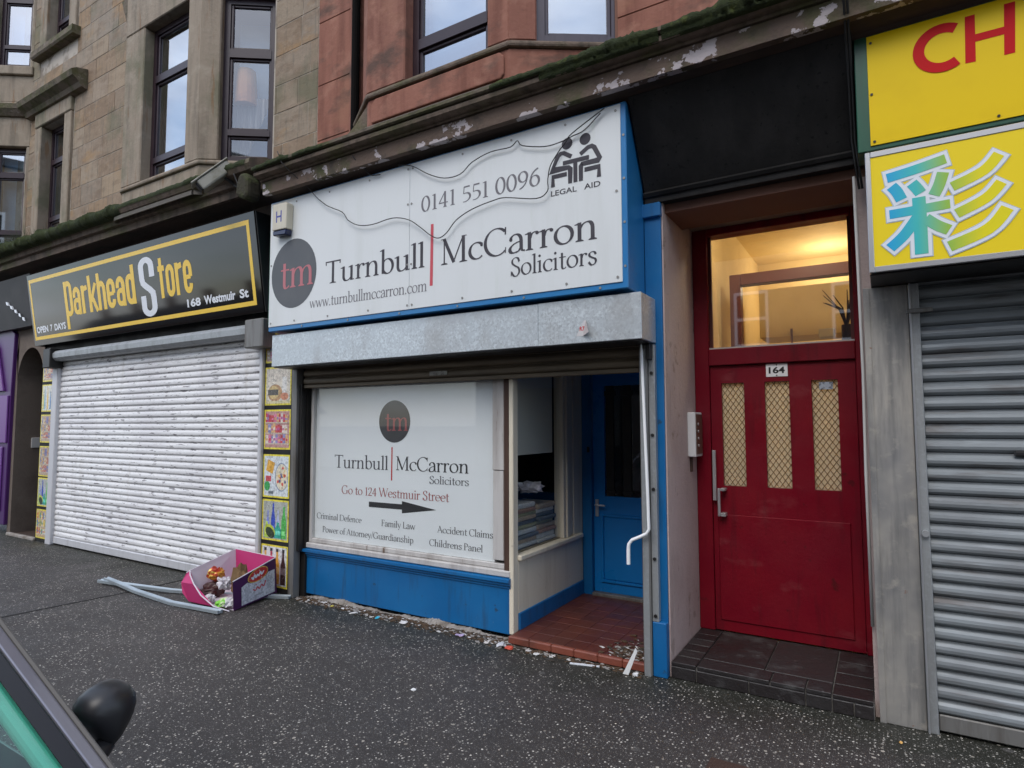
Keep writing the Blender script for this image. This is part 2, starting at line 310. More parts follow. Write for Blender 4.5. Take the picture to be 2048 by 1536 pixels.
def strip(pts, w=None):
    """outline quads of a stroke: list of 4-point faces in 2-D; w None = broad pen, else constant width"""
    n = len(pts); cl = math.hypot(pts[0][0]-pts[-1][0], pts[0][1]-pts[-1][1]) < 1e-6 and n > 3; L = []
    for i in range(n):
        a = pts[i-1] if i else (pts[-2] if cl else pts[0]); b = pts[i+1] if i < n-1 else (pts[1] if cl else pts[-1])
        dx, dy = b[0]-a[0], b[1]-a[1]; l = math.hypot(dx, dy) or 1; nx, ny = -dy/l, dx/l; k = 1.
        if 0 < i < n-1 or cl:
            d1 = (pts[i][0]-a[0], pts[i][1]-a[1]); l1 = math.hypot(*d1) or 1
            k = 1/max(.45, abs((nx*-d1[1]+ny*d1[0])/l1))
        h = (w if w else nib(dx, dy))*.5*k
        L.append(((pts[i][0]+nx*h, pts[i][1]+ny*h), (pts[i][0]-nx*h, pts[i][1]-ny*h)))
    return [[L[i][0], L[i+1][0], L[i+1][1], L[i][1]] for i in range(n-1)]
def dot(x, y, r): return [[(x+r*math.cos(k*math.pi/8), y+r*math.sin(k*math.pi/8)) for k in range(16)]]
def St(x, a, b, w=V_): return [[(x-w/2, a), (x+w/2, a), (x+w/2, b), (x-w/2, b)]]
def Sf(x, y=0, h=.125, s=1): return [[(x-h, y), (x+h, y), (x+h, y+.028*s), (x+V_*.55, y+.06*s), (x-V_*.55, y+.06*s), (x-h, y+.028*s)]]
def Fl(x, y): return [[(x-.15, y-.075), (x-.15, y-.045), (x+V_/2, y+.01), (x+V_/2, y-.08)]]
def Ln(a, b, w): return strip([a, b], w)
XH = .64
def arch(x0, x1): return strip(bez((x0+.02, .44), (x0+.1, .66), (x1+.0, .74), (x1, .40)))+St(x1, 0, .42)+Sf(x1)
s_pts = [(.44, .50), (.38, .615), (.25, .65), (.12, .58), (.115, .46), (.25, .36), (.41, .27), (.44, .13), (.34, .01), (.19, .005), (.07, .15)]
six = strip(ell(.29, .285, .215, .285))+strip(bez((.08, .28), (.06, .62), (.24, .84), (.47, .93)), .06)
def two(): return strip(bez((.06, .68), (.08, 1.02), (.56, 1.0), (.45, .62)))+strip([(.455, .63), (.36, .42), (.06, .045)], .075)+Ln((.04, .04), (.53, .04), .08)
GL = {
 'l': (St(.15, 0, 1.05)+Sf(.15)+Fl(.15, 1.05), .31), 'i': (St(.15, 0, XH)+Sf(.15)+Fl(.15, XH)+dot(.14, .88, .072), .31),
 'n': (St(.15, 0, XH)+Sf(.15)+Fl(.15, XH)+arch(.15, .55), .72), 'm': (St(.15, 0, XH)+Sf(.15)+Fl(.15, XH)+arch(.15, .53)+arch(.53, .91), 1.08),
 'h': (St(.15, 0, 1.05)+Sf(.15)+Fl(.15, 1.05)+arch(.15, .55), .72),
 'r': (St(.15, 0, XH)+Sf(.15)+Fl(.15, XH)+strip(bez((.17, .42), (.2, .58), (.3, .66), (.42, .60)))+dot(.41, .575, .06), .47),
 'u': (St(.15, .16, XH)+Fl(.15, XH)+strip(bez((.15, .2), (.15, -.06), (.42, -.04), (.53, .15)))+St(.55, 0, XH)+Fl(.55, XH)+Ln((.55, .02), (.68, .03), .04), .73),
 'b': (St(.15, .02, 1.05)+Fl(.15, 1.05)+strip(ell(.36, .315, .235, .305, 158, -158)), .68), 'd': (St(.56, 0, 1.05)+Fl(.56, 1.05)+strip(ell(.345, .315, .245, .305, 22, 338))+Ln((.56, .02), (.69, .03), .04), .72),
 'p': (St(.15, -.33, XH)+Fl(.15, XH)+Sf(.15, -.33)+strip(ell(.36, .315, .235, .305, 158, -158)), .68),
 'a': (strip(bez((.1, .46), (.12, .73), (.48, .73), (.47, .40)))+dot(.115, .475, .055)+St(.47, .08, .42)+Ln((.47, .06), (.6, .03), .06)+strip(bez((.46, .39), (-.04, .32), (-.0, -.08), (.30, .015))+bez((.30, .015), (.38, .03), (.42, .08), (.46, .16))), .60),
 'c': (strip(ell(.34, .32, .265, .305, 42, 318))+dot(.52, .50, .05), .59), 'e': (strip(ell(.33, .32, .26, .305, 8, 318))+Ln((.07, .36), (.59, .36), .045), .62), 'o': (strip(ell(.33, .32, .265, .305)), .67),
 's': (strip(spl(s_pts)), .53), 't': (St(.2, .1, .84)+Ln((.04, .615), (.41, .615), .05)+strip(bez((.2, .14), (.21, -.04), (.33, -.02), (.42, .08))), .44),
 'f': (St(.19, 0, .8)+Sf(.19)+strip(bez((.19, .78), (.19, 1.08), (.37, 1.1), (.46, .98)))+Ln((.04, .615), (.4, .615), .05), .42),
 'w': (Ln((.06, .63), (.27, 0), .11)+Ln((.27, 0), (.46, .6), .05)+Ln((.43, .63), (.65, 0), .11)+Ln((.65, 0), (.87, .63), .05)+Sf(.08, .612, .1, .5)+Sf(.85, .612, .1, .5), .93),
 'y': (Ln((.08, .63), (.33, .02), .11)+Ln((.57, .63), (.22, -.3), .05)+dot(.18, -.28, .055)+Sf(.09, .612, .1, .5)+Sf(.55, .612, .1, .5), .63),
 '.': (dot(.13, .05, .07), .27), '/': (Ln((.02, -.12), (.36, 1.08), .05), .40), ' ': ([], .30),
 'T': (St(.40, 0, 1)+Sf(.40, 0, .17)+Ln((.02, .97), (.78, .97), .055)+Ln((.04, .83), (.03, 1), .045)+Ln((.76, .83), (.77, 1), .045), .80),
 'M': (St(.14, 0, 1, .05)+Ln((.13, 1), (.52, .04), .12)+Ln((.5, .04), (.88, 1), .048)+St(.89, 0, 1)+Sf(.14, 0, .13)+Sf(.89, 0, .15)+Sf(.10, .972, .1, .5)+Sf(.92, .972, .11, .5), 1.06),
 'C': (strip(ell(.48, .5, .415, .495, 44, 316))+Ln((.79, .72), (.80, .99), .045)+Ln((.79, .05), (.80, .26), .03), .87),
 'G': (strip(ell(.48, .5, .415, .495, 44, 325))+Ln((.79, .72), (.80, .99), .045)+St(.80, .06, .44)+Sf(.80, .42, .15, .5), .98),
 'S': (strip([(x*1.25, y*1.53) for x, y in spl(s_pts)])+Ln((.53, .72), (.53, .98), .04)+Ln((.07, .02), (.07, .28), .04), .64),
 'W': (Ln((.07, 1), (.36, 0), .12)+Ln((.36, 0), (.64, .98), .05)+Ln((.6, 1), (.88, 0), .12)+Ln((.88, 0), (1.2, 1), .05)+Sf(.08, .972, .13, .5)+Sf(1.18, .972, .13, .5)+Sf(.6, .972, .12, .5), 1.24),
 'D': (St(.16, 0, 1)+strip(bez((.05, .975), (.75, 1.04), (.95, .82), (.93, .5))+bez((.93, .5), (.95, .18), (.75, -.04), (.05, .025))[1:]), 1.02),
 'F': (St(.16, 0, 1)+Sf(.16, 0, .15)+Ln((.04, .972), (.58, .972), .05)+Ln((.57, .80), (.575, .99), .045)+Ln((.16, .52), (.48, .52), .045)+Ln((.48, .42), (.48, .62), .04), .63),
 'L': (St(.16, 0, 1)+Sf(.16, .972, .14, .5)+Ln((.04, .025), (.62, .025), .05)+Ln((.60, .02), (.63, .22), .045), .66),
 'A': (Ln((.08, 0), (.42, 1), .05)+Ln((.40, 1), (.76, 0), .12)+Ln((.2, .34), (.62, .34), .045)+Sf(.08, 0, .12, .5)+Sf(.77, 0, .14, .5), .86),
 'P': (St(.16, 0, 1)+Sf(.16, 0, .15)+strip(bez((.04, .972), (.75, 1.06), (.75, .40), (.17, .47))), .66),
 '0': (strip(ell(.29, .46, .225, .455)), .60), '1': (St(.25, 0, .92)+Sf(.25, 0, .14)+Fl(.25, .92), .48), '2': (two(), .57),
 '4': (St(.41, 0, .93)+Ln((.40, .90), (.05, .27), .055)+Ln((.03, .265), (.58, .265), .06)+Sf(.41, 0, .11), .62),
 '5': (Ln((.14, .88), (.47, .89), .085)+Ln((.15, .90), (.12, .50), .045)+strip(bez((.12, .50), (.62, .66), (.62, -.02), (.10, .02))), .56),
 '6': (six, .60), '9': ([[(.58-x, .93-y) for x, y in f] for f in six], .60),
}
def serif(text, x0, x1, base, cap):
    """faces in (u,v) that fit the text between x0 and x1 on a base line; returns list of glyph face lists"""
    w = sum(GL[c][1] for c in text); sx = (x1-x0)/w; out = []; x = x0
    for c in text:
        out.append([[(x+px*sx, base+py*cap) for px, py in f] for f in GL[c][0]]); x += GL[c][1]*sx
    return out
def mono(polys_w, T2): return [[T2(p) for p in f] for f in polys_w]
# heavy condensed letters, stroke width w, cell 1 wide x 2 high
def cond():
    w = .36; a, b = .18, .92-.1
    def rr(x0, x1, y0, y1, r=.3, start=0):
        p = []
        for cx, cy, a0 in ((x1-r, y1-r*1.3, 0), (x0+r, y1-r*1.3, 90), (x0+r, y0+r*1.3, 180), (x1-r, y0+r*1.3, 270)):
            p += [(cx+r*math.cos(R(a0+18*k)), cy+r*1.3*math.sin(R(a0+18*k))) for k in range(6)]
        return p+[p[0]]
    lo, hi = .18, 1.82; O = rr(a, b, lo, hi)
    def st(x, y0, y1): return [[(x-w/2, y0), (x+w/2, y0), (x+w/2, y1), (x-w/2, y1)]]
    half = [p for p in rr(a, b, lo, 1.05, .26)]
    return {
     'o': strip(O, w), 'e': strip([(a+.1, .98), (b, .98)], .26)+strip([p for p in O if p[1] > .95 or p[0] < .6 or p[1] < .62][:-1] if False else [(b, .98)]+[p for p in O[:-1] if p[1] > 1.0 or (p[0] < .55)]+[p for p in O[:-1] if p[0] >= .55 and p[1] < .6], w),
     'a': st(b, 0, 1.5)+strip([(b, 1.5)]+[(a+(b-a)*.5+(b-a)*.5*math.cos(R(t)), 1.42+.4*math.sin(R(t))) for t in range(0, 181, 18)]+[(a, 1.25)], w)+strip(half, w*.9),
     'r': st(a, 0, 1.98)+strip([(a, 1.4), (a+.12, 1.72), (.80, 1.8)], w*.9), 'h': st(a, 0, 2.55)+st(b, 0, 1.5)+strip([(a, 1.45)]+[(a+(b-a)*.5-(b-a)*.5*math.cos(R(t)), 1.42+.4*math.sin(R(t))) for t in range(0, 181, 18)], w),
     'd': st(b, 0, 2.55)+strip(O, w), 'k': st(a, 0, 2.55)+strip([(a+.1, .75), (.95, 1.95)], w*.85)+strip([(.42, 1.1), (.98, 0)], w*.9),
     't': st(.42, 0, 2.5)+strip([(.08, 1.85), (.86, 1.85)], .34), 'P': st(a, -.92, 2.55)+strip(rr(a, b+.06, .18, 2.37), w)+st(a, -.92, 2.5),
     'S': strip([(.98, 1.55), (.98, 2.3)]+[(.58+.4*math.cos(R(t)), 2.3+.46*math.sin(R(t))) for t in range(18, 180, 18)]+[(.18, 2.3), (.18, 1.5), (.24, 1.2), (.45, .95), (.72, .72), (.94, .45), (.98, .1), (.98, -.5)]+[(.58+.4*math.cos(R(t)), -.5+.46*math.sin(R(t))) for t in range(-18, -181, -18)]+[(.18, .32)], .40),
    }
CG = cond()
def letters(name, glyphs, m, parent, T, d, step=.00003, label=None):
    """one mesh of flat vinyl lettering; T maps (u,d,v); the strokes of a glyph lie a hair over one another"""
    if any(not g for g in glyphs):                     # one mesh for each word
        w = []; o = None
        for g in list(glyphs)+[[]]:
            if g: w.append(g)
            elif w: o = letters(name, w, m, parent, T, d, step, label); w = []
        return o
    mb = MB(T); mb.open = True
    for g in glyphs:
        for k, f in enumerate(g): mb.face([(p[0], d-k*step, p[1]) for p in f])
    o = emit(name, mb, m, parent, label); return o
def font_faces(body, x0, x1, base, height, bold=.0):
    """the built-in sans face as flat polygons fitted to a box"""
    cu = bpy.data.curves.new('tmp_text', 'FONT'); cu.body = body; cu.offset = bold; cu.resolution_u = 3; cu.fill_mode = 'BOTH'
    ob = bpy.data.objects.new('tmp_text', cu); COL.objects.link(ob)
    dg = bpy.context.evaluated_depsgraph_get(); me = bpy.data.meshes.new_from_object(ob.evaluated_get(dg))
    bpy.data.objects.remove(ob); vs = [v.co.copy() for v in me.vertices]; fs = [list(p.vertices) for p in me.polygons]; bpy.data.meshes.remove(me)
    lx, hx = min(v.x for v in vs), max(v.x for v in vs); ly, hy = min(v.y for v in vs), max(v.y for v in vs)
    sx = (x1-x0)/(hx-lx); sy = height/(hy-ly)
    return [[[(x0+(vs[i].x-lx)*sx, base+(vs[i].y-ly)*sy) for i in f] for f in fs]]
# ------------------------------------------------------------ ground
def asphalt(name, base, chips=True, green=True):
    m = mat(name, base, .7, rvar=(1.2, .42, .8), bump=(160, .35), layers=[((base[0]*1.6, base[1]*1.55, base[2]*1.5), .45, W1, .5, .62, .5), ((base[0]*.6, base[1]*.62, base[2]*.6), .8, (1, .35, 1), .54, .66, .6), ((base[0]*1.7, base[1]*1.66, base[2]*1.64), 60, W1, .48, .68, .55), ((base[0]*.55, base[1]*.55, base[2]*.55), 1.1, W1, .5, .72, .55)])
    nt = m.node_tree; N = nt.nodes; L = nt.links; b = N['Principled BSDF']; lk = b.inputs['Base Color'].links[0].from_socket
    geo = N.new('ShaderNodeNewGeometry')
    def chip(scale, radius, keep, col, amt):
        nonlocal lk
        ns = N.new('ShaderNodeTexNoise'); ns.inputs['Scale'].default_value = 90; ns.inputs['Detail'].default_value = 2
        L.new(geo.outputs['Position'], ns.inputs['Vector'])
        vm = N.new('ShaderNodeVectorMath'); vm.operation = 'MULTIPLY_ADD'; vm.inputs[1].default_value = (.009, .009, 0); L.new(ns.outputs['Color'], vm.inputs[0]); L.new(geo.outputs['Position'], vm.inputs[2])
        v = N.new('ShaderNodeTexVoronoi'); v.inputs['Scale'].default_value = scale; v.voronoi_dimensions = '2D'; L.new(vm.outputs[0], v.inputs['Vector'])
        sp = N.new('ShaderNodeSeparateColor'); L.new(v.outputs['Color'], sp.inputs[0])
        big = N.new('ShaderNodeTexNoise'); big.inputs['Scale'].default_value = .9; big.inputs['Detail'].default_value = 3; L.new(geo.outputs['Position'], big.inputs['Vector'])
        th = N.new('ShaderNodeMath'); th.operation = 'MULTIPLY_ADD'; th.inputs[1].default_value = -.5; th.inputs[2].default_value = keep+.25; L.new(big.outputs['Fac'], th.inputs[0])
        gt = N.new('ShaderNodeMath'); gt.operation = 'GREATER_THAN'; L.new(sp.outputs[0], gt.inputs[0]); L.new(th.outputs[0], gt.inputs[1])
        rr = N.new('ShaderNodeMath'); rr.operation = 'MULTIPLY_ADD'; rr.inputs[1].default_value = radius; rr.inputs[2].default_value = radius*.4; L.new(sp.outputs[1], rr.inputs[0])
        lt = N.new('ShaderNodeMath'); lt.operation = 'LESS_THAN'; L.new(v.outputs['Distance'], lt.inputs[0]); L.new(rr.outputs[0], lt.inputs[1])
        mu = N.new('ShaderNodeMath'); mu.operation = 'MULTIPLY'; L.new(gt.outputs[0], mu.inputs[0]); L.new(lt.outputs[0], mu.inputs[1])
        m2 = N.new('ShaderNodeMath'); m2.operation = 'MULTIPLY'; L.new(mu.outputs[0], m2.inputs[0])
        br = N.new('ShaderNodeMapRange'); br.inputs['To Min'].default_value = amt*.12; br.inputs['To Max'].default_value = amt; L.new(sp.outputs[2], br.inputs['Value']); L.new(br.outputs[0], m2.inputs[1])
        mx = N.new('ShaderNodeMix'); mx.data_type = 'RGBA'; L.new(lk, mx.inputs['A']); mx.inputs['B'].default_value = (*col, 1); L.new(m2.outputs[0], mx.inputs['Factor']); lk = mx.outputs['Result']
    if green:                                            # algae on the damp strip at the foot of the shopfronts
        sx = N.new('ShaderNodeSeparateXYZ'); L.new(geo.outputs['Position'], sx.inputs[0])
        ns = N.new('ShaderNodeTexNoise'); ns.inputs['Scale'].default_value = 2.6; ns.inputs['Detail'].default_value = 6; L.new(geo.outputs['Position'], ns.inputs['Vector'])
        ad = N.new('ShaderNodeMath'); ad.operation = 'MULTIPLY_ADD'; ad.inputs[1].default_value = 1.1; L.new(ns.outputs['Fac'], ad.inputs[0]); L.new(sx.outputs['Y'], ad.inputs[2])
        mr = N.new('ShaderNodeMapRange'); mr.inputs['From Min'].default_value = -.05; mr.inputs['From Max'].default_value = .42; mr.inputs['To Max'].default_value = .8; L.new(ad.outputs[0], mr.inputs['Value'])
        mx = N.new('ShaderNodeMix'); mx.data_type = 'RGBA'; L.new(lk, mx.inputs['A']); mx.inputs['B'].default_value = (.016, .0175, .010, 1); L.new(mr.outputs[0], mx.inputs['Factor']); lk = mx.outputs['Result']
    if chips:
        chip(3.1, .055, .35, (.10, .095, .09), .8); chip(95, .26, .58, (.26, .245, .23), .7); chip(50, .21, .70, (.70, .66, .59), .95); chip(23, .16, .90, (.52, .47, .40), .9)
    L.new(lk, b.inputs['Base Color']); return m
pave_m = asphalt('chipped_asphalt', (.038, .033, .031)); road_m = asphalt('road_asphalt', (.045, .044, .044), False, False)
emit('road', MB().box(-400, 400, -400, -3.2, -.5, -.12), road_m, kind='structure')
emit('pavement', MB().box(-400, 400, -3.05, 30, -.5, 0), pave_m, kind='structure')
kerb_m = mat('kerb_granite', (.22, .21, .2), .85, bump=(40, .3))
kb = thing('kerb', 'kerb', 'kerb', (0, -3.12, 0)); kb['kind'] = 'structure'; del kb['label']; del kb['category']
kme = MB().box(-.455, .455, -.075, .075, -.3, .003).mesh('kerb_stone', bevel=.012); kme.materials.append(kerb_m)
for i in range(24): inst('kerb_stone', kme, kb, (-14+i*.92, -3.125, 0))
opp = emit('far_pavement', MB().box(-60, 60, -16, -12.8, -.5, 0), road_m, kind='structure')
# a cast joint across the pavement
sm = MB(); jp = [(-6.74, -3.0), (-6.73, -1.78), (-6.67, -1.2), (-6.60, -.6), (-6.62, -.12)]
for (xa, ya), (xb, yb) in zip(jp, jp[1:]): sm.box(0, 1, 0, 1, 0, 1); k = len(sm.v)-8; w = .012; pts = [(xa-w, ya), (xa+w, ya), (xb-w, yb), (xb+w, yb)]; sm.v[k:k+8] = [Vector((*p, -.01)) for p in pts]+[Vector((*p, .004)) for p in pts]
emit('pavement_joint', sm, mat('tar_joint', (.012, .011, .011), .7), kind='structure')

# ------------------------------------------------------------ upper walls
def wall_cells(x0, x1, z0, z1, holes):
    xs = sorted({x0, x1, *[h[k] for h in holes for k in (0, 1) if x0 < h[k] < x1]}); zs = sorted({z0, z1, *[h[k] for h in holes for k in (2, 3) if z0 < h[k] < z1]})
    for a, b in zip(xs, xs[1:]):
        for c, d in zip(zs, zs[1:]):
            cx, cz = (a+b)/2, (c+d)/2
            if not any(h[0] < cx < h[1] and h[2] < cz < h[3] for h in holes): yield a, b, c, d
def wall_box(parent, x0, x1, y0, y1, z0, z1, holes, m, T=None):
    mb = MB(T)
    for a, b, c, d in wall_cells(x0, x1, z0, z1, holes): mb.box(a, b, y0, y1, c, d)
    return emit('wall', mb, m, parent)
def ashlar(parent, x0, x1, z0, z1, y, m, holes=(), course=.31, lmin=.45, lmax=.95, T=None, gap=.0035, name='stone_block'):
    z = z0; row = 0
    while z < z1-.05:
        h = min(course*random.uniform(.9, 1.12), z1-z); h = h if z1-z-h > .12 else z1-z
        x = x0-(random.uniform(.1, .5) if row % 2 else 0)
        while x < x1-.02:
            l = random.uniform(lmin, lmax); a, b = max(x, x0), min(x+l, x1)
            if b-a > .04:
                segs = [(a, b)]
                for hh in holes:
                    if hh[2] < z+h-.01 and hh[3] > z+.01:
                        segs = [q for s, e in segs for q in ((s, min(e, hh[0])), (max(s, hh[1]), e)) if q[1]-q[0] > .02]
                for s, e in segs:
                    p = random.uniform(0, .003)
                    emit(name, bx(s+gap, e-gap, y-.0025-p, y+.03, z+gap, z+h-gap, T), m, parent, bevel=.003)
            x += l
        z += h; row += 1
def window(parent, T, u0, u1, v0, v1, d, m, rails=(), blind=None, fr=.065, name='window', thick=.07, glass=None, inner=.03):
    """frame mesh > pane(s), blind. rails = [(v, height)]"""
    mb = MB(T).box(u0, u0+fr, d, d+thick, v0, v1).box(u1-fr, u1, d, d+thick, v0, v1).box(u0+fr, u1-fr, d+.001, d+thick, v0, v0+fr).box(u0+fr, u1-fr, d+.001, d+thick, v1-fr, v1)
    for v, h in rails: mb.box(u0+fr, u1-fr, d-.008, d+thick-.002, v, v+h)
    w = emit(name, mb, m, parent)
    cuts = [v0+fr]+[q for v, h in sorted(rails) for q in (v, v+h)]+[v1-fr]
    beads = []
    for a, b in zip(cuts[::2], cuts[1::2]):
        if inner:
            bd = MB(T); i = inner
            bd.box(u0+fr, u0+fr+i, d+.015, d+thick-.012, a, b).box(u1-fr-i, u1-fr, d+.015, d+thick-.012, a, b).box(u0+fr+i, u1-fr-i, d+.016, d+thick-.012, a, a+i).box(u0+fr+i, u1-fr-i, d+.016, d+thick-.012, b-i, b)
            emit('sash', bd, m, w, bevel=.006)
        emit('pane', MB(T).box(u0+fr+inner, u1-fr-inner, d+.034, d+.042, a+inner, b-inner), glass or pane_sky, w)
    if blind: emit('blind', MB(T).box(u0+fr*.6, u1-fr*.6, d+thick+.10, d+thick+.11, v0+.02, v1-.02), blind, w)
    rm = MB(T); rm.open = True; D = d+thick+.9
    a, b, c, e = u0-.02, u1+.02, v0-.02, v1+.02
    rm.face([(a, D, c), (b, D, c), (b, D, e), (a, D, e)]); rm.face([(a, d+thick+.002, c), (a, D, c), (a, D, e), (a, d+thick+.002, e)]); rm.face([(b, d+thick+.002, c), (b, d+thick+.002, e), (b, D, e), (b, D, c)])
    rm.face([(a, d+thick+.002, e), (a, D, e), (b, D, e), (b, d+thick+.002, e)]); rm.face([(a, d+thick+.002, c), (b, d+thick+.002, c), (b, D, c), (a, D, c)])
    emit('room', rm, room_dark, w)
    return w

brown = thing('brown_tenement', 'brown sandstone tenement upper storeys above the corner store and passage', 'building', (-9, .05, 3.9))
H1, H2 = (-11.28, -10.48, 4.5, 6.45), (-11.28, -10.48, 7.75, 9.3)
wall_box(brown, -14, -4.9, .0605, .5, 3.5, 9.2, [H1, H2, (-7.9, -5.62, 4.3, 9.3)], brown_mortar)
ashlar(brown, -11.78, -7.88, 4.28, 9.1, .06, brown_stone, [(-11.5, -10.26, 4.3, 6.86), (-11.5, -10.26, 7.62, 9.5)])
ashlar(brown, -5.6, -4.905, 4.1, 8.0, .06, brown_stone, [], course=.33, lmin=.3, lmax=.6)
for hh in (H1, H2):
    if hh is H1:
        for q in ((hh[0]-.2, hh[0]+.012, hh[2]-.1, hh[3]), (hh[1]-.012, hh[1]+.2, hh[2]-.1, hh[3])): emit('jamb', bx(q[0], q[1], .015, .3, q[2], q[3]), brown_plain, brown, bevel=.012)
        emit('lintel', bx(hh[0]-.2, hh[1]+.2, .005, .35, hh[3]+.003, hh[3]+.42), brown_plain, brown, bevel=.012)
    else:
        for q in ((hh[0]-.2, hh[0]+.012, hh[2], hh[3]), (hh[1]-.012, hh[1]+.2, hh[2], hh[3])): emit('jamb', bx(q[0], q[1], .015, .3, q[2], q[3]), brown_plain, brown, bevel=.012)
    window(brown, WF, hh[0], hh[1], hh[2], hh[3], .17, upvc, [(hh[2]+.42, .07), (hh[2]+1.35, .08)], blind_white)
emit('hood_mould', MB().extr([(.05, 6.66), (-.03, 6.68), (-.06, 6.74), (-.15, 6.80), (-.17, 6.88), (-.10, 6.93), (.05, 6.97)], -11.72, -9.88), moss_stone, brown)
emit('window_sill', MB().extr([(.1, 7.60), (-.05, 7.60), (-.07, 7.63), (-.06, 7.73), (.1, 7.75)], -11.56, -10.18), moss_stone, brown)
emit('mossy_bracket', MB().prism([(-8.12, 7.1), (-7.86, 7.1), (-7.86, 6.62), (-7.93, 6.66)], -.35, .1), moss_stone, brown)
def bay(parent, xa, xb, y, cant, z0, zs, zh, zt, stone, wins, name, flash=True):
    """canted bay: apron, sill course, piers, lintel, on three faces; wins = {face: (u0,u1)}"""
    yw = .05; ln = math.hypot(cant, yw-y); an = math.atan2(yw-y, cant)
    faces = {'front': (FR((xa, y, 0)), xb-xa), 'right': (FR((xb, y, 0), an), ln), 'left': (FR((xa-cant, yw, 0), -an), ln)}
    for k, (T, L) in faces.items():
        a, b = wins[k]
        emit('apron', bx(.001, L-.001, .03, .26, z0, zs-.05, T), stone, parent, bevel=.008)
        emit('sill_course', bx(-.004, L+.004, .0, .28, zs-.05+.001, zs, T), cornice_stone if stone is red_stone else stone, parent, bevel=.018, seg=2)
        emit('pier', bx(.0, a, .012, .27, zs+.001, zh, T), stone, parent, bevel=.012)
        if L-b > .03: emit('pier', bx(b, L, .012, .27, zs+.001, zh, T), stone, parent, bevel=.012)
        emit('lintel', bx(.001, L-.001, .008, .3, zh+.001, zt, T), stone, parent, bevel=.01)
        if flash: emit('flashing', MB(T).extr([(.06, z0-.03), (-.035, z0-.10), (-.045, z0-.10), (-.045, z0-.06), (.0, z0+.012), (.06, z0+.012)], 0, L), lead, parent)
    return faces
bf = bay(brown, -7.85, -6.25, -.42, .65, 4.27, 4.58, 6.5, 8.2, brown_plain, {'front': (.42, 1.34), 'right': (.215, .80), 'left': (.2, .62)}, 'brown')
window(brown, bf['front'][0], .42, 1.34, 4.585, 6.495, .13, upvc, [(4.82, .07), (5.82, .09)], blind_white)
wc = window(brown, bf['right'][0], .215, .80, 4.585, 6.49, .10, upvc, [(4.90, .07), (5.80, .10)], None, glass=glass_mat('clearer_window_glass', (.9, .94, .97), .16))
window(brown, bf['left'][0], .2, .62, 4.585, 6.49, .13, upvc, [(4.9, .07), (5.8, .1)], blind_white)
T = bf['right'][0]; cm = MB(T); cm.open = True                                # a tied-back curtain inside the canted window
for i in range(26):
    for s in (0,):
        u0, u1 = .27+i*.016, .27+(i+1)*.016
        q = lambda u, k: .26+.018*math.sin(u*150)
        top = 5.42; c0 = max(4.62, 5.75-1.9*(.69-u0)) if u0 > .42 else 4.62; c1 = max(4.62, 5.75-1.9*(.69-u1)) if u1 > .42 else 4.62
        c0 = 4.62+max(0, (u0-.4))*2.6; c1 = 4.62+max(0, (u1-.4))*2.6
        cm.face([(u0, q(u0, 0), c0), (u1, q(u1, 0), c1), (u1, q(u1, 0), top), (u0, q(u0, 0), top)])
emit('curtain', cm, curtain_m, wc)
emit('orange_reflection', MB(T).tube([(.41, .27, 5.33), (.41, .27, 5.74)], [.13, .10], 16), reflection_orange, wc)  # orange shape added behind the pane to imitate a reflected sunlit chimney
emit('blind', bx(.24, .79, .5, .51, 4.6, 6.45, T), blind_white, wc)
# the bay further down the street: only its right-hand cant shows
ff = bay(brown, -14.0, -12.4, -.42, .65, 4.27, 4.5, 6.25, 7.0, brown_plain, {'front': (.42, 1.34), 'right': (.2, .74), 'left': (.2, .62)}, 'far', False)
window(brown, ff['right'][0], .2, .74, 4.505, 6.245, .10, upvc, [(4.80, .06), (5.75, .08)], blind_white)
window(brown, ff['front'][0], .42, 1.34, 4.505, 6.245, .10, upvc, [(4.80, .06), (5.75, .08)], blind_white)
T = ff['right'][0]
emit('string_course', MB(T).extr([(.1, 6.72), (-.03, 6.74), (-.10, 6.84), (-.10, 6.92), (.1, 7.0)], -.08, .84), moss_stone, brown)
emit('apron', bx(.0, .80, .02, .28, 7.0, 7.45, T), brown_plain, brown, bevel=.01)
emit('sill_course', bx(-.01, .81, -.03, .28, 7.452, 7.6, T), brown_plain, brown, bevel=.012)
for a, b in ((0, .2), (.74, .80)): emit('pier', bx(a, b, .012, .27, 7.602, 9.2, T), brown_plain, brown, bevel=.012)
window(brown, T, .2, .74, 7.605, 9.2, .10, upvc, [(7.95, .06), (8.75, .08)], blind_white)
bc = MB().extr([(-.30, 4.06), (-.34, 4.06), (-.345, 4.14), (-.39, 4.15), (-.40, 4.20), (-.47, 4.23), (-.50, 4.28), (-.49, 4.33), (-.30, 4.40), (.06, 4.42), (.06, 4.06)], -13.6, -5.23)
emit('cornice', bc, cornice_stone, brown)
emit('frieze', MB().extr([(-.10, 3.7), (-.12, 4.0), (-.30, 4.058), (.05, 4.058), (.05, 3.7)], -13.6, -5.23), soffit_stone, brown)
emit('cornice_end_block', MB().prism([(-5.44, 3.98), (-5.30, 3.92), (-5.235, 3.95), (-5.235, 4.13), (-5.30, 4.20), (-5.39, 4.20), (-5.43, 4.10)], -.50, -.34), moss_dark, brown, bevel=.035, seg=2)

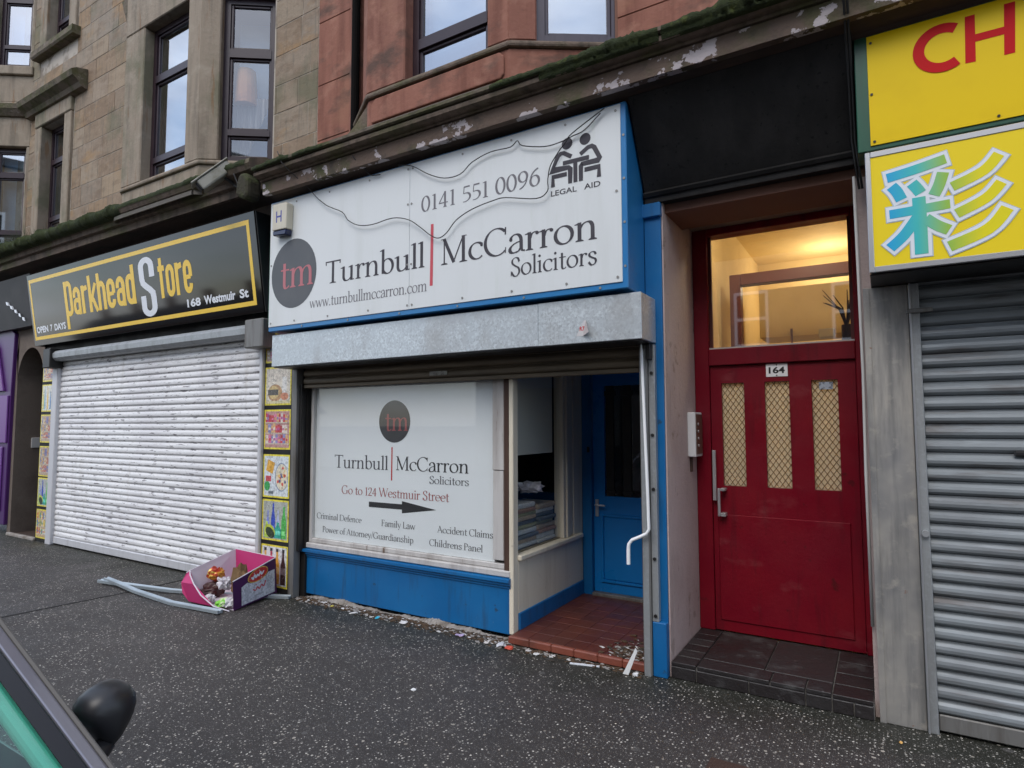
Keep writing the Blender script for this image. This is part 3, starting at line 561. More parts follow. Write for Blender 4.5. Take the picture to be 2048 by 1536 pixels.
red = thing('red_tenement', 'red sandstone tenement storey with a bay above the solicitors shopfront', 'building', (-2.5, .05, 3.9))
wall_box(red, -4.9, 3.2, .06, .5, 3.2, 8.0, [(-4.42, -1.62, 4.3, 8.1)], red_mortar)
ashlar(red, -4.898, -4.42, 4.05, 7.6, .055, red_stone, [], course=.62, lmin=2, lmax=3)
ashlar(red, -1.60, 2.6, 4.35, 7.6, .055, red_stone, [], course=.42, lmin=1.2, lmax=2.0)
emit('base_course', bx(-1.66, 2.6, .03, .3, 4.1, 4.35), brown_plain, red, bevel=.01)
rf = bay(red, -3.74, -2.28, -.42, .715, 4.26, 4.575, 7.4, 8.0, red_stone, {'front': (.43, 1.26), 'right': (.215, .856), 'left': (.25, .68)}, 'red')
wr = window(red, rf['front'][0], .43, 1.26, 4.58, 7.3, .12, upvc, [(4.87, .09)], blind_white)
window(red, rf['right'][0], .215, .854, 4.58, 7.3, .05, sash_grey, [(5.9, .08)], blind_white)
window(red, rf['left'][0], .25, .68, 4.58, 7.3, .13, upvc, [(4.87, .09)], None)
T = rf['front'][0]
pn = MB(T).prism([(.06, 4.30), (1.38, 4.30), (1.41, 4.33), (1.41, 4.47), (1.37, 4.51), (.10, 4.51), (.05, 4.46), (.05, 4.33)], .012, .031)
emit('apron_panel', pn, red_stone, red, bevel=.012, seg=2)
emit('corner_haunch', MB().prism([(-4.40, 4.13), (-3.72, 4.13), (-3.73, 4.56), (-3.80, 4.50), (-3.95, 4.36), (-4.15, 4.24)], -.36, .05), cornice_stone, red, bevel=.01)
emit('downpipe', MB().cyl((-4.22, -.08, 4.35), (0, 0, 3.5), .04, 12), mat('matt_black_pipe', (.006, .005, .005), .9, spec=.1), red, smooth=False)
X0, X1 = -5.09, 3.0
emit('cornice_fascia', MB().extr([(-.40, 3.925), (-.455, 3.925), (-.46, 4.045), (-.40, 4.05)], X0+.03, X1), peel_stone, red)
emit('cornice_moulding', MB().extr([(-.38, 4.052), (-.475, 4.052), (-.48, 4.07), (-.515, 4.072), (-.545, 4.085), (-.55, 4.11), (-.535, 4.128), (-.38, 4.128)], X0+.01, X1), cornice_stone, red)
emit('cornice_top', MB().extr([(-.38, 4.13), (-.555, 4.13), (-.57, 4.14), (-.57, 4.165), (-.38, 4.235), (.05, 4.25), (.05, 4.13)], X0, X1), moss_stone, red)
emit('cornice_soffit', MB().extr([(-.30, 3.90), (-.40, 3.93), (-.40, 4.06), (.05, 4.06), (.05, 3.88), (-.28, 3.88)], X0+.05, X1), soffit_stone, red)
# moss growing along the ledges: lumpy mats that follow the stone edge
def moss_mat(segs, prof, seed, step=.014):
    rnd = random.Random(seed); mb = MB(); P_ = len(prof)
    for xa, xb, amp in segs:
        n = int((xb-xa)/step); prev = None; th = 0.; ph = [(rnd.uniform(6, 16), rnd.uniform(0, 6)), (rnd.uniform(25, 45), rnd.uniform(0, 6)), (rnd.uniform(60, 90), rnd.uniform(0, 6))]
        for i in range(n+1):
            x = xa+(xb-xa)*i/n; e = min(1, i/8, (n-i)/8)
            t = amp*e*(.55+.3*math.sin(x*ph[0][0]+ph[0][1])+.2*math.sin(x*ph[1][0]+ph[1][1])+.12*math.sin(x*ph[2][0]+ph[2][1])); t = max(t, .0015)
            ring = []
            for j, (y, z, ny, nz) in enumerate(prof):
                k = t*(1 if 0 < j < P_-1 else 0)*rnd.uniform(.55, 1.35); ring.append(mb.pt((x+rnd.uniform(-.004, .004), y+ny*k, z+nz*k)))
            if prev: mb.f += [[prev[j], ring[j], ring[j+1], prev[j+1]] for j in range(P_-1)]
            prev = ring
    mb.open = True; return mb
mp_ = [(-.40, 4.226, -.3, .95), (-.45, 4.21, -.3, .95), (-.50, 4.192, -.3, .95), (-.54, 4.177, -.4, .9), (-.568, 4.166, -.7, .7), (-.572, 4.152, -1, .1), (-.571, 4.136, -1, -.3), (-.56, 4.128, -.6, -.8), (-.552, 4.112, -1, -.1), (-.548, 4.09, -1, -.2), (-.535, 4.08, -.7, -.5)]
tag(emit('moss_on_cornice', moss_mat([(-1.95, -1.1, .022), (-1.08, -.2, .030), (-.15, 2.9, .018)], mp_, 1).add(moss_mat([(-2.35, -1.9, .014), (-5.08, -4.55, .022), (-4.5, -4.1, .012)], mp_[:8], 2)), moss, smooth=True), 'dark green moss along the edge of the stone ledge above the black fascia', 'moss', None, 'stuff')
mq_ = [(-.31, 4.40, -.2, .97), (-.38, 4.372, -.3, .95), (-.44, 4.35, -.3, .95), (-.48, 4.336, -.5, .85), (-.494, 4.322, -.8, .5), (-.502, 4.295, -1, 0), (-.50, 4.275, -1, -.1), (-.488, 4.25, -1, -.3), (-.468, 4.228, -1, -.3), (-.42, 4.205, -.9, -.4)]
ms = moss_mat([(-13.5, -11.4, .03), (-11.4, -9.6, .042), (-9.6, -7.7, .03)], mq_, 3).add(moss_mat([(-7.7, -6.4, .008), (-6.4, -5.3, .02)], mq_[:7], 4))
for i in range(420):                                                   # dead stems and grass in the gutter
    x = random.gauss(-11.0, .5); y = random.uniform(-.45, -.3); h = random.uniform(.05, .26); dx = random.uniform(-.1, .1)
    k = len(ms.v); ms.v += [Vector((x-.006, y, 4.34)), Vector((x+.006, y, 4.34)), Vector((x+dx, y-.05, 4.34+h))]; ms.f.append([k, k+1, k+2])
ms.open = True
tag(emit('moss_on_gutter', ms, moss, smooth=True), 'dark moss and dead grass along the ledge above the corner store sign', 'moss', None, 'stuff')
tag(emit('plastic_scrap', bx(-11.42, -11.12, -.50, -.42, 4.345, 4.40), mat('mint_plastic', (.10, .55, .32), .3), bevel=.02), 'bright mint green plastic scrap on the mossy ledge', 'litter')
# ------------------------------------------------------------ multi-coloured flat print
PM = {}
def pm(r, g, b):
    k = (r, g, b)
    if k not in PM: PM[k] = mat('print_%02x%02x%02x' % tuple(int(c*255) for c in k), k, .35, layers=[(tuple(c*.45 for c in k), 38, W1, .46, .64, .75), (tuple(min(1, c*1.3+.2) for c in k), 55, W1, .54, .68, .7)])
    return PM[k]
def emit_multi(name, faces, parent, T, label=None):
    """faces = [(points (u,d,v), material)]"""
    mb = MB(T); mb.open = True; ms = []; idx = []
    for pts, m in faces:
        mb.face(pts)
        if m not in ms: ms.append(m)
        idx.append(ms.index(m))
    o = emit(name, mb, ms, parent, label); o.data.polygons.foreach_set('material_index', idx); return o
def rect(u0, u1, v0, v1, d): return [(u0, d, v0), (u1, d, v0), (u1, d, v1), (u0, d, v1)]
def oval(u, v, a, b, d, n=18, t=0.): return [(u+a*math.cos(2*math.pi*k/n)*math.cos(t)-b*math.sin(2*math.pi*k/n)*math.sin(t), d, v+a*math.cos(2*math.pi*k/n)*math.sin(t)+b*math.sin(2*math.pi*k/n)*math.cos(t)) for k in range(n)]
def bottle(u, v, w, h, d): return [(u-w/2, d, v), (u+w/2, d, v), (u+w/2, d, v+h*.55), (u+w*.2, d, v+h*.8), (u+w*.2, d, v+h), (u-w*.2, d, v+h), (u-w*.2, d, v+h*.8), (u-w/2, d, v+h*.55)]
def picture(parent, T, u0, u1, v0, v1, d, kind):
    rnd = random.Random(kind+'%.3f' % u0); y = pm(.85, .72, .06); F = [(rect(u0, u1, v0, v1, d), y)]
    b = .018; U0, U1, V0, V1 = u0+b, u1-b, v0+b, v1-b; w, h = U1-U0, V1-V0; e = d-.0006; k = [0]
    def L(): k[0] += 1; return e-.0003-.00006*k[0]
    bgs = {'bread': (.72, .66, .56), 'cans': (.55, .3, .28), 'cereal': (.74, .80, .84), 'clean': (.45, .47, .42), 'pop': (.74, .77, .78), 'shelf': (.50, .38, .28), 'sweets': (.58, .42, .22), 'tall': (.70, .70, .62)}
    F.append((rect(U0, U1, V0, V1, e), pm(*bgs[kind])))
    cl = lambda x, a, c: min(max(x, a), c)
    if kind == 'bread':
        F += [(rect(U0, U1, V0+h*.62, V1, L()), pm(.66, .60, .52)), (oval(U0+w*.38, V0+h*.3, w*.30, h*.25, L()), pm(.48, .28, .13)), (oval(U0+w*.33, V0+h*.32, w*.22, h*.19, L()), pm(.62, .46, .2)), (rect(U0+w*.08, U0+w*.52, V0+h*.24, V0+h*.4, L()), pm(.10, .09, .08)),
              (oval(U0+w*.78, V0+h*.2, w*.16, h*.11, L()), pm(.62, .25, .14)), (rect(U0+w*.68, U0+w*.86, V0+h*.3, V0+h*.75, L()), pm(.78, .77, .74)), (rect(U0, U1, V0, V0+h*.08, L()), pm(.7, .62, .38))]
    elif kind in ('cans', 'shelf', 'sweets'):
        pal = {'cans': [(.62, .06, .08), (.7, .2, .35), (.45, .08, .3), (.75, .45, .2), (.3, .3, .55), (.8, .7, .62)], 'shelf': [(.25, .2, .4), (.62, .4, .2), (.55, .2, .15), (.7, .6, .4), (.2, .25, .45)], 'sweets': [(.72, .5, .08), (.2, .4, .2), (.6, .12, .1), (.75, .7, .6), (.15, .25, .5), (.85, .62, .2)]}[kind]
        for r in range(3):
            z = V0+h*(.12+.29*r); x = U0+.006
            while x < U1-.03:
                ww = rnd.uniform(.025, .05); hh = h*rnd.uniform(.18, .26); ww = min(ww, U1-x-.002)
                F.append((rect(x, x+ww*.92, z, z+hh, L()), pm(*rnd.choice(pal)))); F.append((rect(x+ww*.12, x+ww*.8, z+hh*.3, z+hh*.6, L()), pm(*rnd.choice(pal)))); x += ww
            F.append((rect(U0, U1, z-.012, z, L()), pm(.62, .52, .42)))
    elif kind == 'cereal':
        F += [(oval(U0+w*.72, V0+h*.48, w*.27, h*.36, L(), 24), pm(.25, .33, .45)), (oval(U0+w*.73, V0+h*.48, w*.25, h*.33, L(), 24), pm(.80, .72, .55))]
        for i in range(26):
            a, r = rnd.uniform(0, 6.28), rnd.uniform(0, .2); F.append((oval(U0+w*.73+w*r*math.cos(a), V0+h*.48+h*1.3*r*math.sin(a), .02, .016, L(), 8, a), pm(*rnd.choice([(.7, .12, .08), (.85, .6, .2), (.9, .8, .6), (.8, .4, .15), (.12, .14, .3)]))))
        ox, oz = U0+w*.24, V0+h*.74; q = w*.16
        F += [([(ox-q, L(), oz-q*.7), (ox+q*.7, e-.0009, oz-q*1.3), (ox+q*1.3, e-.0009, oz+q*.6), (ox-q*.5, e-.0009, oz+q*1.2)], pm(.80, .42, .06)), (rect(U0+w*.08, U0+w*.3, V0+h*.36, V0+h*.5, L()), pm(.6, .08, .1)), (oval(U0+w*.14, V0+h*.24, w*.12, h*.12, L()), pm(.05, .4, .1)), (rect(U0+w*.2, U0+w*.4, V0+h*.05, V0+h*.12, L()), pm(.15, .18, .2))]
    elif kind == 'clean':
        for i, (c, x, hh, ww) in enumerate([((.25, .3, .75), .2, .72, .13), ((.04, .08, .5), .42, .92, .17), ((.5, .55, .8), .62, .75, .14), ((.1, .5, .1), .86, .85, .2), ((.5, .7, .08), .16, .42, .2), ((.03, .42, .3), .62, .42, .26), ((.08, .45, .08), .85, .45, .2)]):
            F.append((bottle(U0+w*x, V0+h*.03, w*ww, h*hh, L()), pm(*c))); F.append((rect(U0+w*(x-ww*.36), U0+w*(x+ww*.36), V0+h*.12, V0+h*(.12+hh*.25), L()), pm(*[min(1, q*1.5+.15) for q in c])))
        F += [(oval(U0+w*.3, V0+h*.2, w*.22, h*.17, L(), 18, -.5), pm(.55, .62, .06)), (oval(U0+w*.3, V0+h*.16, w*.2, h*.13, L(), 18, -.5), pm(.03, .05, .02))]
    elif kind == 'tall':
        for i in range(7): F.append((bottle(U0+w*(.1+.135*i), V0+h*.05, w*.12, h*rnd.uniform(.6, .9), L()), pm(*rnd.choice([(.1, .25, .5), (.75, .62, .12), (.2, .45, .6), (.7, .72, .7), (.8, .5, .1)]))))
    else:
        for i, c in enumerate([(.72, .42, .12), (.55, .06, .10), (.75, .40, .05), (.05, .02, .018)]):
            x = U0+w*(.13+.245*i); t = bottle(x, V0+h*.04, w*.2, h*.86, L()); F += [(t, pm(*c)), (rect(x-w*.05, x+w*.05, V0+h*.88, V0+h*.96, L()), pm(.02, .02, .02)), (rect(x-w*.1, x+w*.1, V0+h*.30, V0+h*.48, L()), pm(*[min(1, q*1.3+.18) for q in c]))]
    return emit_multi('picture', F, parent, T)

# ------------------------------------------------------------ corner store
class Tilt:
    def __init__(s, y0, z0, y1, z1): s.o = Vector((0, y0, z0)); V = Vector((0, y1-y0, z1-z0)); s.L = V.length; s.V = V/s.L; s.D = Vector((0, s.V.z, -s.V.y))
    def __call__(s, u, d, v): return s.o+Vector((u, 0, 0))+s.V*v+s.D*d
TS = Tilt(-.15, 2.863, -.30, 3.888)
ss = thing('shop_sign', 'glossy black sign with golden border reading Parkhead Store over the white shutter', 'sign', (-8, -.2, 2.86))
emit('panel', bx(-10.66, -5.41, 0, .03, 0, TS.L, TS), black_gloss, ss, bevel=.004)
B0, B1, C0, C1, t = -10.612, -5.508, .082, .960, .048
bd = MB(TS); bd.open = True
for q in ((B0, B1, C0, C0+t), (B0, B1, C1-t, C1), (B0, B0+t, C0+t, C1-t), (B1-t, B1, C0+t, C1-t)): bd.face(rect(*q, -.0012))
emit('border', bd, gold, ss)
def cond_word(word, u0, u1, base, unit, dv=1., mid=0.):
    adv = {'r': .92, 't': .98}; tot = sum(adv.get(c, 1.13) for c in word); sx = (u1-u0)/tot; x = u0; out = []
    for c in word:
        out.append([[(x+p[0]*sx, base+(mid+(p[1]-mid)*dv)*unit) for p in f] for f in CG[c]]); x += adv.get(c, 1.13)*sx
    return out
letters('lettering', cond_word('Parkhead', -9.59, -7.755, .335, .1875), gold, ss, TS, -.0014)
letters('lettering', cond_word('S', -7.665, -7.35, .335, .1875, .92, .9), white_vinyl, ss, TS, -.0014)
letters('lettering', cond_word('tore', -7.27, -6.56, .335, .1875), gold, ss, TS, -.0014)
for tx, a, b, h in (('168', -6.735, -6.475, .095), ('Westmuir', -6.41, -5.845, .098), ('St', -5.775, -5.627, .095)): letters('lettering', font_faces(tx, a, b, .176, h, .035), white_vinyl, ss, TS, -.0014, 0)
for tx, a, b in (('OPEN', -10.535, -10.175), ('7', -10.11, -10.045), ('DAYS', -9.98, -9.646)): letters('lettering', font_faces(tx, a, b, .178, .095, .04), white_vinyl, ss, TS, -.0014, 0)
for x in (-10.655, -5.405):
    q = MB(); n = .012
    a = [(-.138, 2.868), (-.288, 3.885), (-.0, 3.885), (-.0, 2.868)]
    i0 = [q.pt((x-n, y, z)) for y, z in a]; i1 = [q.pt((x+n, y, z)) for y, z in a]
    q.f += [i0, i1[::-1]]+[[i0[k], i1[k], i1[(k+1) % 4], i0[(k+1) % 4]] for k in range(4)]
    emit('cheek', q, black_metal, ss)
emit('back_board', bx(-10.64, -5.42, .0, .06, 2.70, 3.9), black_board, ss)
tag(emit('green_strip', bx(-5.37, -5.10, -.13, -.10, 2.72, 3.80), green_frame), 'narrow green board between the black sign and the white sign', 'panel')

sh = thing('roller_shutter', 'closed white roller shutter with flaking paint under the black store sign', 'shutter', (-7.9, 0, 0))
def slat_mesh(name, w, pitch, m, depth=.014):
    p = [(0, 0), (-depth*.55, .006), (-depth, pitch*.22), (-depth*1.08, pitch*.42), (-depth*.95, pitch*.62), (-depth*.45, pitch*.80), (-.001, pitch*.90), (.001, pitch-.002)]
    mb = MB().extr(p+[(.006, pitch-.002), (.006, 0)], -w/2, w/2); me = mb.mesh(name); me.materials.append(m)
    return me
sl = slat_mesh('slat', 4.56, .0762, slat_white); PZ = .0762
for i in range(33): inst('slat', sl, sh, (-7.885, .012+random.uniform(-.0025, .0025), .118+i*PZ))
emit('bottom_bar', bx(-10.165, -5.605, -.012, .03, .02, .117), white_rail, sh, bevel=.008)
emit('guide_rail', bx(-10.32, -10.165, -.05, .04, .0, 2.62), white_rail, sh, bevel=.008)
emit('guide_rail', bx(-5.605, -5.555, -.05, .04, .0, 2.62), white_rail, sh, bevel=.008)
emit('roller_tube', MB().extr([(-.10, 2.62), (-.135, 2.66), (-.14, 2.72), (-.11, 2.76), (-.05, 2.78), (.04, 2.78), (.04, 2.62)], -10.2, -5.62), galv_dull, sh)
emit('end_plate', bx(-5.70, -5.40, -.17, .05, 2.50, 2.80), steel_dirty, sh, bevel=.01)
emit('end_plate', bx(-10.34, -10.12, -.17, .05, 2.52, 2.80), black_metal, sh, bevel=.01)
for (x0, x1, kinds, lab) in ((-5.55, -5.12, ['pop', 'clean', 'cereal', 'cans', 'bread', 'cans'], 'tall panel of grocery pictures right of the white shutter'), (-10.71, -10.325, ['sweets', 'clean', 'shelf', 'shelf', 'tall', 'shelf'], 'tall panel of grocery pictures left of the white shutter')):
    g = thing('picture_panel', lab, 'poster', ((x0+x1)/2, 0, 0), 'grocery picture panels beside the shutter')
    emit('board', bx(x0-.008, x1+.008, -.012, .04, .0, 2.68), black_board, g, bevel=.003)
    for k, kd in enumerate(kinds):
        a = [.055, .515, .95, 1.445, 1.90, 2.345][k]; b = [.472, .93, 1.392, 1.855, 2.30, 2.66][k]
        picture(g, WF, x0+.006, x1-.012, a, b, -.0135, kd)
g = thing('pilaster', 'narrow black pilaster between the picture panel and the blue shopfront', 'pilaster', (-5.08, 0, 0))
emit('shaft', bx(-5.108, -5.058, -.03, .2, 0, 2.7), steel_dirty, g, bevel=.006); emit('backing', bx(-5.06, -4.93, .03, .3, 0, 2.7), black_board, g)
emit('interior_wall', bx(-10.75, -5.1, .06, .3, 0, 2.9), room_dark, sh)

# ------------------------------------------------------------ far left: arched close and purple shopfront
ce = thing('arched_close', 'arched close entrance of bare taupe render beside the purple shopfront', 'doorway', (-11.15, 0, 0))
ar = [(-11.62, 0), (-11.62, 2.38)]+[(-11.17-.45*math.cos(R(a)), 2.38+.52*math.sin(R(a))) for a in range(12, 169, 12)]+[(-10.72, 2.38), (-10.72, 0)]
wl = MB()
out = [(-11.74, 0), (-11.74, 3.3), (-10.70, 3.3), (-10.70, 0)]
lp = [(-11.74, 0)]+[(-11.74, 2.38)]+[(-11.74, 3.3)]*1
n = len(ar)
for k in range(n-1):                                   # ring of quads between the arch and the outer edge, front and reveal
    a, b = ar[k], ar[k+1]
    def o_(p): return (-11.74, p[1]) if p[0] < -11.61 else ((-10.70, p[1]) if p[0] > -10.73 else (p[0], 3.3))
    c, d = o_(b), o_(a)
    for y in (0.0, .35): wl.face([(a[0], y, a[1]), (b[0], y, b[1]), (c[0], y, c[1]), (d[0], y, d[1])])
    wl.face([(a[0], 0, a[1]), (a[0], .35, a[1]), (b[0], .35, b[1]), (b[0], 0, b[1])])
for p, q in (((-11.62, 2.38), ar[2]), (ar[-3], (-10.72, 2.38))): wl.face([(p[0] if p[0] < -11.6 else p[0], 0, p[1]), (q[0], 0, q[1]), (q[0], 0, 3.3), (-11.74 if p[0] < -11.6 else p[0], 0, 3.3)])
emit('arch_wall', wl, taupe, ce)
emit('side_wall', bx(-11.74, -11.625, .35, 3.0, 0, 3.0), taupe, ce); emit('side_wall', bx(-10.71, -10.6, .35, 3.0, 0, 3.0), taupe, ce)
emit('ceiling', bx(-11.74, -10.6, .35, 3.0, 2.95, 3.1), taupe, ce); emit('back_wall', bx(-11.74, -10.6, 3.0, 3.1, 0, 3.0), room_dark, ce)
emit('floor', bx(-11.62, -10.71, .02, 3.0, .0, .03), mat('close_floor', (.05, .03, .022), .8), ce); emit('threshold', bx(-11.66, -10.72, -.04, .02, .0, .045), crumble, ce, bevel=.008)
emit('door_buzzer', bx(-11.624, -11.60, .22, .34, 1.34, 1.5), grey_pipe, ce, bevel=.004)
pf = thing('purple_shopfront', 'purple and lilac shopfront pilaster at the far left edge', 'shopfront', (-12.3, 0, 0))
emit('pilaster', MB().prism([(-12.9, .15), (-11.72, .15), (-11.70, 2.2), (-11.66, 3.15), (-12.9, 3.75)], -.05, .3), purple, pf, bevel=.01)
emit('lilac_inset', bx(-12.6, -11.74, -.075, -.049, 1.42, 2.17), lilac, pf, bevel=.01)
emit('lower_inset', bx(-12.6, -11.86, -.075, -.049, .35, 1.36), lilac, pf, bevel=.01)
emit('bracket', MB().prism([(-12.6, 2.24), (-11.9, 2.24), (-12.2, 2.95), (-12.6, 3.3)], -.09, -.049), lilac, pf, bevel=.01)
fb = thing('dark_fascia', 'scuffed dark fascia board above the arched close at the left', 'panel', (-11.6, -.1, 3.2))
emit('board', MB().extr([(-.12, 3.2), (-.24, 3.95), (.0, 3.95), (.0, 3.2)], -13.4, -10.72), mat('charcoal_fascia', (.022, .020, .020), .6, layers=[((.04, .037, .036), 3, W1, .45, .7, .7)]), fb)
for k in range(5):
    x = -11.62+k*.13; z = 3.62-k*.07
    emit('paint_scrape', MB().prism([(x, z), (x+.06, z-.01), (x+.1, z-.07), (x+.03, z-.05)], -.205-.0+(3.7-z)*.15-.01, -.17), white_vinyl, fb)

# ------------------------------------------------------------ solicitors: sign
sg = thing('sign_box', 'white sign box with blue edges reading Turnbull McCarron Solicitors', 'sign', (-3.25, -.17, 2.6))
emit('box_body', bx(-5.085, -1.40, -.338, .0, 2.60, 3.885), blue_frame, sg, bevel=.006)
SY = -.345
for a, b in ((-5.075, -3.293), (-3.290, -1.437)): emit('panel', bx(a, b, SY, -.337, 2.645, 3.872), sign_white, sg, bevel=.0015)
scm = MB().tube([(0, 0, 0), (0, -.004, 0)], .009, 8).mesh('screw'); scm.materials.append(screw_m)
for x in (-5.04, -4.7, -4.25, -3.75, -3.31, -3.26, -2.75, -2.3, -1.85, -1.47):
    for z in (2.68, 3.83):
        inst('screw', scm, sg, (x, SY-.0005, z))
for x, z in ((-1.47, 3.27), (-5.05, 3.25), (-3.31, 3.53), (-3.27, 3.53), (-3.31, 3.02), (-3.27, 3.02)): inst('screw', scm, sg, (x, SY-.0005, z))
for x in (-4.6, -4.0, -3.4, -2.8, -2.2, -1.6): inst('screw', scm, sg, (x, -.3385, 2.622))
for z in (2.75, 3.05, 3.35, 3.65): inst('screw', scm, sg, (-1.418, -.3385, z))
D0 = SY-.0012
def lab(n, g, m, st=.00003): return letters(n, g, m, sg, WF, D0, st)
dsc = MB(); dsc.open = True; dsc.disc(-4.724, 3.135, .317, .333, D0); emit('emblem_disc', dsc, ink_grey, sg)
letters('lettering', serif('tm', -4.915, -4.435, 3.0, .29), pink_vinyl, sg, WF, D0-.001, .00003)
lab('lettering', serif('Turnbull', -4.287, -3.12, 2.975, .205), ink)
lab('lettering', serif('McCarron', -2.962, -1.605, 2.965, .21), ink)
lab('lettering', serif('Solicitors', -2.313, -1.614, 2.79, .138), ink)
lab('lettering', serif('www.turnbullmccarron.com', -4.49, -3.10, 2.775, .098), ink_lt)
lab('lettering', serif('0141 551 0096', -3.168, -2.05, 3.437, .138), ink_lt)
lab('divider', [[[(-3.073, 2.813), (-3.043, 2.813), (-3.037, 3.318), (-3.065, 3.318)]]], red_vinyl)
lg = [dot(-1.8365, 3.689, .0425), dot(-1.697, 3.689, .0425)]
W_ = .031
for pts in ([(-1.803, 3.587), (-1.866, 3.627), (-1.889, 3.627), (-1.911, 3.611), (-1.957, 3.516), (-1.821, 3.513), (-1.813, 3.503), (-1.815, 3.395)],
            [(-1.735, 3.587), (-1.675, 3.624), (-1.647, 3.627), (-1.629, 3.614), (-1.585, 3.524), (-1.595, 3.515), (-1.726, 3.515), (-1.731, 3.505), (-1.732, 3.395)],
            [(-1.871, 3.552), (-1.669, 3.552)], [(-1.7735, 3.552), (-1.7735, 3.395)], [(-1.84, 3.469), (-1.9500, 3.469), (-1.951, 3.395)], [(-1.704, 3.469), (-1.5955, 3.469), (-1.596, 3.395)]):
    lg.append(strip(pts, W_))
letters('legal_aid_emblem', [[f for g in lg for f in g]], ink, sg, WF, D0, .00004)
letters('lettering', font_faces('LEGAL', -1.968, -1.765, 3.328, .040, .012), ink, sg, WF, D0, 0); letters('lettering', font_faces('AID', -1.708, -1.586, 3.328, .040, .012), ink, sg, WF, D0, 0)
# loose cables hanging over the sign
C1 = [(-4.7, 4.233), (-4.61, 4.066), (-4.452, 3.859), (-4.261, 3.699), (-4.053, 3.595), (-3.977, 3.508), (-3.853, 3.441), (-3.686, 3.417), (-3.457, 3.432), (-3.281, 3.387), (-3.153, 3.302), (-3.048, 3.219), (-2.967, 3.181), (-2.887, 3.208), (-2.789, 3.296), (-2.637, 3.355), (-2.434, 3.386), (-2.328, 3.384), (-2.073, 3.327), (-1.982, 3.363), (-1.978, 3.443), (-1.957, 3.542), (-1.892, 3.629), (-1.828, 3.694), (-1.781, 3.74), (-1.538, 3.854)]
C2 = [(-3.401, 3.88), (-3.247, 3.836), (-3.077, 3.731), (-2.913, 3.662), (-2.756, 3.66), (-2.641, 3.731), (-2.474, 3.771), (-2.295, 3.766), (-2.234, 3.8), (-2.191, 3.752), (-2.007, 3.7), (-1.878, 3.701), (-1.783, 3.721), (-1.691, 3.741), (-1.57, 3.83)]
C3 = [(-3.833, 4.024), (-3.771, 3.928), (-3.717, 3.863), (-3.604, 3.843)]
def sp3(c, y, yf=None): return [(u, y if not yf else yf(u, v), v) for u, v in spl(c, 4)]
tag(emit('loose_cable', MB().tube(sp3(C1, 0, lambda u, v: -.375 if v < 3.9 else -.375-.2*min(1, (v-3.9)/.2)), .0042, 5), wire_m, smooth=True), 'long loose black cable drooping across the middle of the white sign', 'cable')
tag(emit('loose_cable', MB().tube(sp3(C2, -.37), .0042, 5), wire_m, smooth=True), 'loose cable along the top of the white sign above the phone number', 'cable')
tag(emit('loose_cable', MB().tube(sp3(C3, 0, lambda u, v: -.37 if v < 3.9 else -.37-.1*min(1, (v-3.9)/.1)), .005, 5), wire_m, smooth=True), 'short cable end dropping from the ledge onto the white sign', 'cable')
al = thing('alarm_box', 'cream burglar alarm box with a blue letter H on the white sign', 'alarm', (-4.83, -.38, 3.5))
emit('housing', MB().prism([(-4.95, 3.56), (-4.748, 3.555), (-4.74, 3.79), (-4.752, 3.812), (-4.95, 3.815)], -.425, -.346), cream_plastic, al, bevel=.008, seg=2)
emit('strobe_lens', MB().prism([(-4.945, 3.512), (-4.76, 3.50), (-4.75, 3.552), (-4.949, 3.556)], -.42, -.346), mat('dark_blue_lens', (.012, .02, .07), .15), al, bevel=.008)
letters('lettering', font_faces('H', -4.892, -4.812, 3.63, .11, .01), mat('blue_print', (.06, .07, .32), .5), al, WF, -.4256, 0)

# ------------------------------------------------------------ solicitors: shutter box, rails, window
sb = thing('shutter_housing', 'galvanised steel shutter housing below the white sign', 'shutter', (-3.2, -.15, 2.05))
emit('hood', bx(-5.075, -2.105, -.30, .0, 2.262, 2.572), galv, sb, bevel=.004); emit('hood', bx(-2.103, -1.327, -.302, .0, 2.260, 2.574), galv, sb, bevel=.004)
emit('underside', bx(-5.06, -1.335, -.285, -.05, 2.252, 2.2595), black_metal, sb)
sm_ = slat_mesh('slat', 3.50, .078, slat_brown, .018)
for i in range(3): inst('slat', sm_, sb, (-3.20, .005, 2.096+i*.078))
emit('bottom_bar', bx(-4.95, -1.45, -.012, .028, 2.062, 2.095), slat_brown, sb, bevel=.004)
emit('sticker', bx(-3.335, -3.145, -.0175, -.012, 2.12, 2.155), mat('old_sticker', (.36, .35, .32), .6, layers=[((.15, .14, .12), 30, W1, .5, .6, .8)]), sb)
st_ = MB(); st_.open = True; st_.face([(-1.80, -.3035, 2.31), (-1.748, -.3035, 2.308), (-1.725, -.3035, 2.42), (-1.742, -.3035, 2.415)]); emit('torn_label', st_, mat('label_paper', (.62, .60, .60), .7), sb)
st_ = MB(); st_.open = True; st_.face([(-1.748, -.3035, 2.308), (-1.68, -.36, 2.325), (-1.725, -.3035, 2.42)]); emit('curled_corner', st_, mat('label_back', (.48, .43, .42), .7), sb)
letters('lettering', font_faces('R7', -1.772, -1.735, 2.345, .03, .02), sign_red, sb, WF, -.3042, 0)
gr = thing('guide_rail', 'grimy steel shutter rail at the right side of the lobby doorway', 'rail', (-1.40, -.03, 0))
emit('channel', bx(-1.432, -1.375, -.062, .02, 0, 2.25), steel_dirty, gr, bevel=.004); emit('lip', bx(-1.424, -1.383, -.068, -.0625, 0.0, 2.22), galv_dull, gr)
emit('angle', bx(-1.372, -1.327, -.045, .0, .36, 2.25), galv_dull, gr, bevel=.003)
bm_ = MB().tube([(0, 0, 0), (0, -.008, 0)], .012, 8).mesh('bolt'); bm_.materials.append(black_metal)
